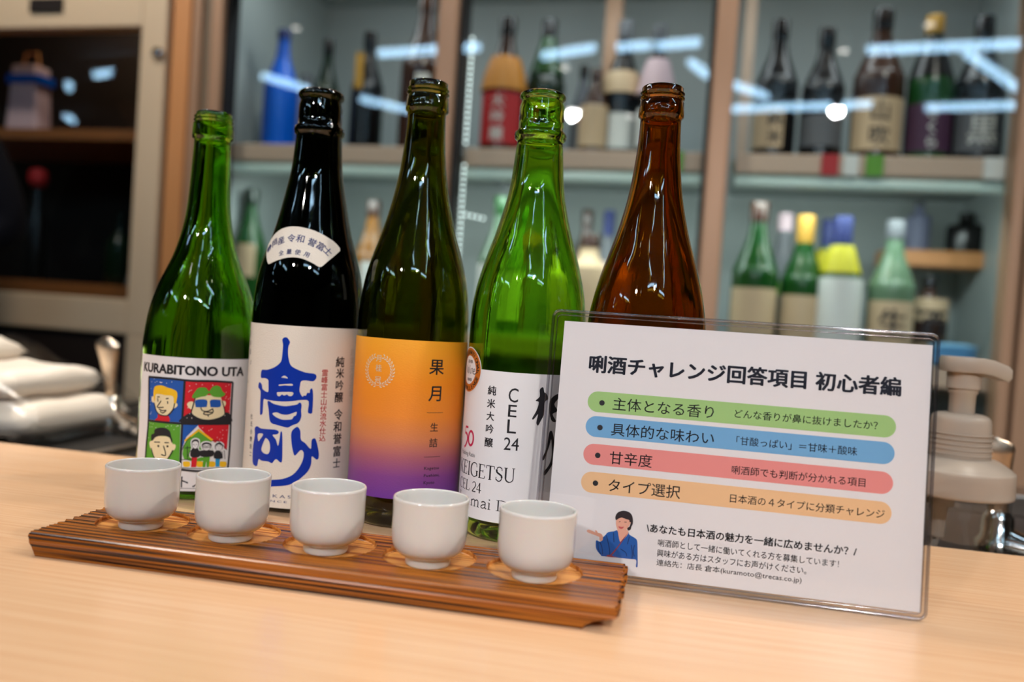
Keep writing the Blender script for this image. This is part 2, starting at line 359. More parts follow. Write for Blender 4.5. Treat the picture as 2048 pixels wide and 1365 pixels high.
sbox('gap_shade', -1.392, -1.366, 1.93, 2.0, -.9, 1.62, 'black_gap')  # dark strip put in for the shade of the open gap

# things in the cabinet
def lathe_thing(name, label, cat, loc, prof, m, group=None, seg=28):
    bm = bmesh.new(); lathe(bm, prof, seg); o = mesh_obj(name, bm, m, smooth=40); o.location = (loc[0], loc[1], loc[2] + Z0); return tag(o, label, cat, group)
root = thing('gift_bag', 'pale pink and blue printed bag on the cabinet shelf', 'bag', (-1.99, 2.10, .586))
bm = bmesh.new(); box(bm, -.055, .055, -.03, .03, 0, .20, .006)
for v in bm.verts: v.co.x *= 1 - .25*v.co.z/.19
mesh_obj('bag_body', bm, 'c_pink', root)
boxobj('bag_band', -.057, .057, -.0315, .0315, .145, .172, 'b_blue', root)
bm = bmesh.new(); tube(bm, [(-.03, 0, .19), (-.02, 0, .24), (.02, 0, .24), (.03, 0, .19)], .003, 6); mesh_obj('bag_handle', bm, 'orange_wood', root)
root = thing('stoppered_bottle', 'dark bottle with round pinkish red stopper beside the dark clothed person', 'bottle', (-1.90, 2.05, .166))
bm = bmesh.new(); lathe(bm, [(0, 0), (.03, 0), (.03, .16), (.012, .22), (.011, .27), (0, .27)], 24); mesh_obj('bottle_body', bm, 'b_black', root, smooth=40)
bm = bmesh.new(); lathe(bm, [(0, .262), (.018, .265), (.027, .285), (.024, .31), (0, .32)], 24); mesh_obj('round_stopper', bm, 'c_red', root, smooth=60)
for i, (x, y, h, r, m, lb) in enumerate([(-1.62, 2.15, .26, .04, 'b_black', 'tall black bottle at the back of the glazed cabinet'), (-1.74, 2.2, .22, .036, 'b_dkgreen', 'squat dark bottle with a yellow patch in the glazed cabinet'), (-1.53, 2.12, .24, .04, 'b_black', 'black bottle nearest the door frame in the glazed cabinet')]):
    root = thing('cabinet_bottle', lb, 'bottle', (x, y, .166), group='bottles in the glazed cabinet')
    bm = bmesh.new(); lathe(bm, smoothprof([(0, 0), (r, 0), (r, h*.5), (r*.8, h*.62), (r*.4, h*.75), (r*.34, h*.97), (0, h)]), 24); mesh_obj('bottle_body', bm, m, root, smooth=50)
    bm = bmesh.new(); lathe(bm, [(r*1.01, h*.12), (r*1.02, h*.12), (r*1.02, h*.38), (r*1.01, h*.38)], 24, closed=True); mesh_obj('bottle_label', bm, ['c_grey', 'c_yellow', 'c_grey'][i], root, smooth=50)
root = thing('folded_apron', 'grey and white cloth draped inside the glazed cabinet', 'cloth', (-1.54, 1.99, .30))
bm = bmesh.new()
for k in range(7):
    a = [(.10*t + .01*sin(k*2 + 5*t), .012*sin(k*1.3 + 6*t), -.16 + .24*t - .012*k + .02*sin(3*t)) for t in [i/10 for i in range(11)]]
    tube(bm, a, .012, 8)
mesh_obj('cloth_folds', bm, 'c_grey', root, smooth=True)

# ------------------------------------------------------------------ drinks fridge
root = thing('display_fridge', 'glass fronted drinks fridge with tan frame along the back wall', 'refrigerator', (0, 0, 0))
boxobj('fridge_back', -1.27, .64, 2.52, 2.56, -.5, 1.2, 'fridge_inside', root)
boxobj('fridge_side', -1.285, -1.265, 1.95, 2.56, -.9, 1.2, 'fridge_inside', root)
boxobj('fridge_side', .63, .65, 1.95, 2.56, -.9, 1.2, 'fridge_inside', root)
boxobj('fridge_top', -1.285, .65, 1.95, 2.56, 1.1, 1.2, 'fridge_inside', root)
boxobj('fridge_base', -1.285, .65, 1.95, 2.56, -.9, -.45, 'cabinet_dark', root)
for x0, x1 in ((-1.262, -.673), (-.63, -.03), (.0, .6)):
    boxobj('shelf', x0+.01, x1+.02, 2.0, 2.5, .535, .555, 'fridge_inside', root)
    rl = boxobj('price_rail', x0+.02, x1, 1.955, 1.975, .505, .548, 'rail_beige', root, bev=.003)
    boxobj('light_bar', x0+.02, x1, 1.96, 1.99, .478, .498, 'rail_teal', root, bev=.004)
    boxobj('shelf', x0+.01, x1+.02, 2.0, 2.5, .090, .112, 'fridge_inside', root)
    boxobj('price_rail', x0+.02, x1, 1.955, 1.975, .062, .105, 'rail_beige', root, bev=.003)
    boxobj('shelf', x0+.01, x1+.02, 2.0, 2.5, -.30, -.28, 'fridge_inside', root)
boxobj('door_frame', -1.316, -1.292, 1.885, 1.95, -.9, 1.2, 'fridge_frame', root, bev=.004)
boxobj('door_gasket', -1.292, -1.264, 1.90, 1.95, -.9, 1.2, 'fridge_side', root, bev=0)
boxobj('door_frame', -1.264, -1.233, 1.885, 1.95, -.6, 1.2, 'fridge_frame', root, bev=.004)
boxobj('door_frame', -.673, -.624, 1.885, 1.95, -.6, 1.2, 'fridge_frame', root, bev=.006)
boxobj('door_frame', -.042, .003, 1.885, 1.95, -.6, 1.2, 'fridge_frame', root, bev=.006)
boxobj('door_frame', .560, .585, 1.885, 1.95, -.6, 1.2, 'fridge_frame', root, bev=.006)
boxobj('door_frame', .592, .66, 1.885, 1.95, -.6, 1.2, 'fridge_frame', root, bev=.006)
boxobj('door_gasket', -.624, -.612, 1.90, 1.95, -.6, 1.2, 'black_gap', root, bev=0)
boxobj('door_gasket', -.052, -.042, 1.90, 1.95, -.6, 1.2, 'black_gap', root, bev=0)
boxobj('door_gasket', -1.233, -1.225, 1.90, 1.95, -.6, 1.2, 'black_gap', root, bev=0)
for x0, x1 in ((-1.285, .66),):
    boxobj('frame_rail', x0, x1, 1.89, 1.95, .915, 1.2, 'fridge_frame', root, bev=.006)
for x0, x1 in ((-1.233, -.673), (-.624, -.042), (.003, .560)):
    boxobj('door_glass', x0, x1, 1.902, 1.906, -.6, .915, 'door_glass', root, bev=0)
boxobj('shelf_upright', -.345, -.30, 2.30, 2.33, .56, 1.1, 'fridge_frame', root)
boxobj('shelf_upright', .02, .05, 2.30, 2.33, .56, 1.1, 'rail_beige', root)
# light strip of single diodes up the hinge side of the middle door
lm = None
def led(x, z):
    global lm
    if lm is None:
        bm = bmesh.new(); box(bm, -.0022, .0022, -.002, 0, -.0022, .0022); o = mesh_obj('led', bm, 'led', root, loc=(x, 1.93, z)); lm = o.data; return
    o = bpy.data.objects.new('led', lm); COL.objects.link(o); o.parent = root; o.location = (x, 1.93, z)
z = .555
while z < .80: led(-.600, z); z += .0128
z = .500
while z > .06: led(-.600, z); z -= .0128
for k in range(1, 5): led(-.600 + k*.0135, .387 - k*.0022)
# coloured tags on the price rail
for x, m, w in ((.20, 'c_red', .035), (.245, 'c_white', .03), (.29, 'c_lime', .035), (-.14, 'c_red', .02), (-.115, 'c_lime', .02), (.52, 'c_white', .07)):
    boxobj('price_tag', x, x + w, 1.948, 1.955, .503, .548, m, root, bev=.001)

# wooden ledge and clutter deep behind the lower shelf, seen between the bottles
root = thing('wooden_ledge', 'orange wooden ledge deep inside the right fridge bay', 'shelf', (.54, 2.32, .347))
boxobj('ledge_board', -.14, .11, -.02, .1, 0, .04, 'orange_wood', root)
boxobj('ledge_bracket', -.12, -.10, 0, .1, -.23, 0, 'orange_wood', root)
root = thing('wooden_ledge', 'short orange wooden ledge behind the pale green bottle of middle bay', 'shelf', (-.62, 2.32, .373))
boxobj('ledge_board', .03, .16, -.02, .1, 0, .035, 'orange_wood', root)
boxobj('ledge_bracket', .05, .07, 0, .1, -.26, 0, 'orange_wood', root)

def back_bottle(label, x, y, z, h, r, body, cap=None, lab=None, labz=(.08, .42), neck=None, neckz=(.62, .8), arc=None, group=None, shape='sake', text_marks=False, caph=.12):
    root = thing('fridge_bottle', label, 'bottle', (x, y, z), group=group)
    if shape == 'sake': P = [(0, 0), (r*.9, 0), (r, r*.15), (r, h*.50), (r*.93, h*.56), (r*.72, h*.65), (r*.5, h*.74), (r*.37, h*.84), (r*.33, h*.96), (r*.33, h)]
    else: P = [(0, 0), (r*.9, 0), (r, r*.15), (r, h*.62), (r*.8, h*.70), (r*.42, h*.78), (r*.36, h*.95), (r*.34, h)]
    bm = bmesh.new(); lathe(bm, smoothprof(P, 3) + [(0, h)], 32); mesh_obj('bottle_body', bm, body, root, smooth=50)
    if cap:
        bm = bmesh.new(); lathe(bm, [(r*.36, h*(1-caph)), (r*.40, h*(1-caph)), (r*.40, h*1.0), (r*.37, h*1.012), (0, h*1.015)], 24); mesh_obj('bottle_cap', bm, cap, root, smooth=40)
    if lab:
        R = r*1.012; a0, a1 = arc or (-1.25, 1.25); bm = bmesh.new(); n = 20; prev = None
        zz = [h*labz[0], h*labz[1]]
        for k in range(n+1):
            a = a0 + (a1-a0)*k/n; c = [bm.verts.new((q*sin(a), -q*cos(a), zq)) for q, zq in ((R, zz[0]), (R, zz[1]), (r*1.002, zz[1]), (r*1.002, zz[0]))]
            if prev:
                for i in range(4): bm.faces.new((prev[i], c[i], c[(i+1) % 4], prev[(i+1) % 4]))
            else: bm.faces.new(c)
            prev = c
        bm.faces.new(prev[::-1]); bmesh.ops.recalc_face_normals(bm, faces=bm.faces); lo = mesh_obj('bottle_label', bm, lab, root, smooth=40)
        if text_marks:
            bm = bmesh.new()
            for i, ch in enumerate(text_marks): glyph(bm, ch, 0, (zz[1] - (i+.6)*(zz[1]-zz[0])/(len(text_marks)+.2))*1000, (zz[1]-zz[0])/(len(text_marks)+.4)*1000*.9, bold=.02)
            wrap(bm, R*1000); mesh_obj('label_lettering', bm, 'ink_black' if lab in ('c_beige', 'c_white', 'c_pink') else 'c_white', lo)
    if neck:
        zs = [h*neckz[0], h*neckz[1]]
        rr = lambda q: (r if q < .5*h else r*(1 - .67*min(1, (q-.5*h)/(.36*h))))
        bm = bmesh.new(); lathe(bm, [(rr(zs[0])*1.10+.001, zs[0]), (rr((zs[0]+zs[1])/2)*1.12+.001, (zs[0]+zs[1])/2), (rr(zs[1])*1.12+.001, zs[1])], 24); mesh_obj('neck_label', bm, neck, root, smooth=50)
G1, G2, G3 = 'bottles on the upper shelf of the left bay', 'bottles on the upper shelf of the middle bay', 'bottles on the upper shelf of the right bay'
zs = .556
back_bottle('bright blue bottle on the upper left fridge shelf', -1.16, 2.06, zs, .308, .045, 'b_blue', cap='c_navy', group=G1, caph=.06)
back_bottle('slim dark green bottle right of the blue bottle', -1.06, 2.12, zs, .302, .036, 'b_dkgreen', cap='b_black', group=G1)
back_bottle('black bottle with vertical gold strip on its neck', -.915, 2.06, zs, .300, .042, 'b_black', cap='b_black', lab='c_gold', labz=(.50, .80), arc=(-.5, .1), neck=None, group=G1)
back_bottle('big brown bottle cut by the top edge, left of first fridge post', -.763, 2.06, zs, .40, .058, 'b_brown', cap='b_brown', lab='c_white', labz=(.30, .46), arc=(0, .6), group=G1)
back_bottle('clear squat bottle with lavender label by the left fridge frame', -1.215, 2.30, zs, .26, .05, 'c_lav', cap='c_grey', shape='wine', group=G1)
back_bottle('short bottle with lime label beside the gold-stripe bottle', -.835, 2.2, zs, .16, .04, 'b_pale', cap='c_white', lab='c_lime', labz=(.05, .5), shape='wine', group=G1)
back_bottle('dark bottle with yellow shoulder and red label in middle bay', -.55, 2.06, zs+.006, .325, .052, 'b_brown', cap='b_black', lab='c_red', labz=(.03, .42), neck='c_orange', neckz=(.44, .70), text_marks='大吟醸', group=G2)
back_bottle('black capped bottle half hidden behind the red label bottle', -.475, 2.25, zs+.006, .31, .042, 'b_black', cap='b_black', lab='c_beige', labz=(.3, .4), group=G2)
back_bottle('green bottle with dark cap right of red label bottle', -.462, 2.14, zs+.006, .345, .050, 'b_dkgreen', cap='b_black', neck='b_green', neckz=(.6, .88), group=G2)
back_bottle('slim grey bottle left of the shelf upright', -.375, 2.2, zs+.006, .25, .03, 'c_grey', cap='b_black', group=G2)
back_bottle('black bottle with square white label, middle bay', -.262, 2.10, zs+.006, .325, .046, 'b_black', cap='c_grey', lab='c_white', labz=(.04, .30), neck='c_beige', neckz=(.45, .62), group=G2)
back_bottle('brown bottle with tan label beside shelf upright, middle bay', -.32, 2.06, zs+.006, .20, .036, 'b_brown', cap='b_brown', lab='c_beige', labz=(.05, .55), group=G2)
back_bottle('dark bottle with pinkish shoulder label near second fridge post', -.175, 2.06, zs+.006, .300, .042, 'b_black', cap='c_grey', lab='c_white', labz=(.04, .34), neck='c_pink', neckz=(.46, .74), group=G2)
back_bottle('black bottle with lit white label, leftmost of right bay', .100, 2.06, zs+.01, .305, .048, 'b_black', cap='b_black', lab='c_beige', labz=(.03, .32), arc=(-1.5, .4), text_marks='純米', group=G3)
back_bottle('plain black bottle second in right bay', .203, 2.06, zs+.01, .285, .047, 'b_black', cap='b_black', lab='c_grey', labz=(.05, .3), group=G3)
back_bottle('wide brown bottle with large beige label, right bay', .320, 2.06, zs+.01, .325, .055, 'b_brown', cap='b_black', lab='c_beige', labz=(.02, .38), text_marks='山吹', group=G3)
back_bottle('green bottle with gold neck and purple label, right bay', .428, 2.06, zs+.01, .310, .048, 'b_green', cap='c_gold', lab='c_purple', labz=(.02, .36), neck='b_black', neckz=(.55, .86), text_marks='さくら', group=G3)
back_bottle('black bottle with white picture label, rightmost upper shelf', .529, 2.06, zs+.01, .305, .052, 'b_black', cap='b_black', lab='c_grey', labz=(.02, .34), text_marks='黒', group=G3)
G4, G5, G6 = 'bottles on the lower shelf of the left bay', 'bottles on the lower shelf of the middle bay', 'bottles on the lower shelf of the right bay'
zl = .113
back_bottle('green bottle with beige label low in the left bay', -1.228, 2.06, zl, .33, .045, 'b_green', cap='b_dkgreen', lab='c_beige', labz=(.3, .56), arc=(-.2, .9), group=G4)
back_bottle('dark bottle close behind the low green bottle', -1.10, 2.2, zl, .30, .038, 'b_dkgreen', cap='b_black', group=G4)
back_bottle('amber bottle low between two foreground bottles', -.893, 2.10, zl, .315, .045, 'b_amber', cap='b_brown', lab='c_white', labz=(.1, .5), arc=(-.2, 1.0), group=G4)
back_bottle('pale green bottle with white label low in middle bay', -.535, 2.06, zl, .33, .05, 'b_pale', cap='b_green', lab='c_white', labz=(.1, .5), group=G5)
back_bottle('brown capped bottle low behind green foreground bottle', -.34, 2.2, zl, .325, .038, 'b_brown', cap='b_brown', lab='c_beige', labz=(.05, .6), group=G5)
back_bottle('navy capped bottle with pink label low in middle bay', -.283, 2.2, zl, .325, .038, 'c_grey', cap='c_navy', lab='c_pink', labz=(.1, .6), caph=.2, group=G5)
back_bottle('squat round tan bottle low left of amber foreground bottle', -.31, 2.07, zl, .25, .062, 'c_beige', cap='b_brown', shape='wine', group=G5)
back_bottle('green bottle with dark cap low left in right bay', .082, 2.04, zl, .335, .052, 'b_green', cap='b_brown', lab='c_beige', labz=(.1, .42), group=G6)
back_bottle('clear bottle with green shoulder behind, low right bay', .150, 2.17, zl, .33, .045, 'c_grey', cap='c_pink', lab='c_lime', labz=(.4, .5), group=G6)
back_bottle('green bottle with gold foil cap, low right bay', .188, 2.06, zl, .312, .048, 'b_green', cap='c_gold', lab='c_beige', labz=(.1, .42), caph=.25, group=G6)
back_bottle('green bottle with navy cap and yellow neck tag', .267, 2.04, zl, .310, .049, 'b_green', cap='c_navy', lab='c_white', labz=(.1, .56), neck='c_yellow', neckz=(.60, .80), caph=.2, group=G6)
back_bottle('navy capped bottle with yellow tag, hidden behind its twin', .252, 2.18, zl, .320, .042, 'b_green', cap='c_navy', neck='c_yellow', neckz=(.58, .78), caph=.2, group=G6)
back_bottle('pale green clear bottle with beige label, low right bay', .380, 2.06, zl, .308, .050, 'b_pale', cap='c_grey', lab='c_beige', labz=(.1, .42), text_marks='生', group=G6)
back_bottle('short bottle with cream label, lowest right corner of fridge', .468, 2.10, zl, .19, .042, 'b_brown', cap='b_black', lab='c_beige', labz=(.1, .75), shape='wine', text_marks='酒', group=G6)
back_bottle('dark squat bottle standing on the orange ledge', .60, 2.36, .388, .10, .045, 'b_black', cap='b_black', shape='wine')
back_bottle('pale bottle standing on the left of the orange ledge', .49, 2.37, .388, .13, .03, 'c_lav', cap='c_grey', shape='wine')
root = thing('blue_tub', 'round light blue tub low behind the soap dispenser', 'tub', (.50, 1.99, .113))
bm = bmesh.new(); lathe(bm, [(0, 0), (.04, 0), (.046, .035), (.044, .035), (.038, .004), (0, .004)], 28); mesh_obj('tub_body', bm, mat('tub_blue', s2l(90, 150, 200), .4), root, smooth=40)
bm = bmesh.new(); lathe(bm, [(.047, .034), (.048, .036), (.048, .040), (.02, .044), (0, .044)], 28); mesh_obj('tub_lid', bm, mat('tub_lid_blue', s2l(120, 180, 220), .4), root, smooth=40)

# ------------------------------------------------------------------ ceiling tubes and spotlights (seen as reflections), plus added unseen tubes
def tube_light(a, b, lab='added tube light outside the frame, brightening from above'):
    a, b = Vector(a), Vector(b); c = (a+b)/2; ln = (b-a).length
    root = thing('tube_light', lab, 'ceiling light', (c.x, c.y, 1.55), math.atan2(b.y-a.y, b.x-a.x), group='tube lights under the ceiling')
    bm = bmesh.new(); tube(bm, [(-ln/2, 0, 0), (ln/2, 0, 0)], .022, 12); mesh_obj('glow_tube', bm, 'tube_glow', root, smooth=40)
    boxobj('lamp_housing', -ln/2-.02, ln/2+.02, -.03, .03, .02, .07, 'lamp_housing', root)
TL_ = ['long tube light mirrored highest in the right fridge door', 'slanting tube light mirrored near the right edge of right door', 'short slanting tube light mirrored beside second fridge post, right side', 'stubby tube light mirrored just left of second fridge post', 'long tube light mirrored low across the left half of right door', 'tube light mirrored low across the right half of right door', 'tube light mirrored left in the middle fridge door', 'short tube light mirrored centrally in the middle fridge door', 'short tube light mirrored right in the middle fridge door', 'tube light mirrored over the bright blue bottle', 'slanting tube light mirrored over the gold stripe bottle', 'tube light mirrored in the glazed cabinet door', 'small bluish tube light mirrored left in glazed cabinet door', 'lower small tube light mirrored in the glazed cabinet door']
for k_, (a, b) in enumerate([((.62, -.60), (1.32, -.52)), ((1.08, -.66), (1.49, -1.27)), ((0, -1.19), (.2, -1.44)), ((-.22, -.78), (-.14, -1.01)), ((.01, -1.74), (.81, -1.60)), ((1.12, -1.67), (1.75, -1.58)), ((-.99, -.66), (-.70, -.53)),
             ((-.58, -.53), (-.41, -.50)), ((-.38, -.51), (-.17, -.46)), ((-2.85, -1.02), (-2.70, -1.33)), ((-2.42, -1.55), (-2.0, -2.1)), ((-4.05, -.98), (-3.55, -.84)), ((-4.53, -1.3), (-4.45, -1.2)), ((-5.36, -2.3), (-5.3, -2.15)),
             ((-1.9, -.6), (-1.3, -.5)), ((-1.6, .62), (-.9, .65)), ((.3, .62), (1.2, .66))]):  # these last tubes are unseen extras added for brightness
    tube_light((*a, 0), (*b, 0), *TL_[k_:k_+1])
def spot_bulb(x, y, r=.03, m='bulb_dim', lab=''):
    root = thing('spotlight', lab, 'ceiling light', (x, y, 1.54), group='spotlights under the ceiling')
    bm = bmesh.new(); lathe(bm, [(0, -.012), (r*.6, -.01), (r, 0), (r*.6, .01), (0, .012)], 16); mesh_obj('bulb', bm, m, root, smooth=True)
    bm = bmesh.new(); lathe(bm, [(r*1.1, -.005), (r*1.3, 0), (r*1.2, .09), (r*.4, .1), (r*.4, .12), (0, .12)], 20); mesh_obj('lamp_shade', bm, 'lamp_housing', root, smooth=40)
SL_ = ['spotlight mirrored as the white ball right of the lime bottle neck', 'spotlight mirrored above the lime bottle neck', 'spotlight mirrored left of the amber bottle neck', 'spotlight mirrored over second black bottle in right door', 'spotlight mirrored over gold necked bottle in right door', 'spotlight mirrored low over the plain black bottle', 'spotlight mirrored above the bright blue bottle', 'spotlight over the worktop before the left cabinet', 'far left spotlight deep in the customer area']
for x, y, r, m in [(*q, 'bulb_glow' if i in (0, 7) else 'bulb_dim') for i, q in enumerate([(-1.01, -1.78, .045), (-.9, -.82, .028), (-.64, -1.9, .03), (.51, -.56, .024), (.81, -.21, .022), (.62, -1.63, .03), (-2.16, -.14, .02), (-1.32, 1.25, .02), (-4.9, -3.2, .04)])]: spot_bulb(x, y, r, m, SL_[[round(q, 2) for q in (-1.01, -.9, -.64, .51, .81, .62, -2.16, -1.32, -4.9)].index(x)])

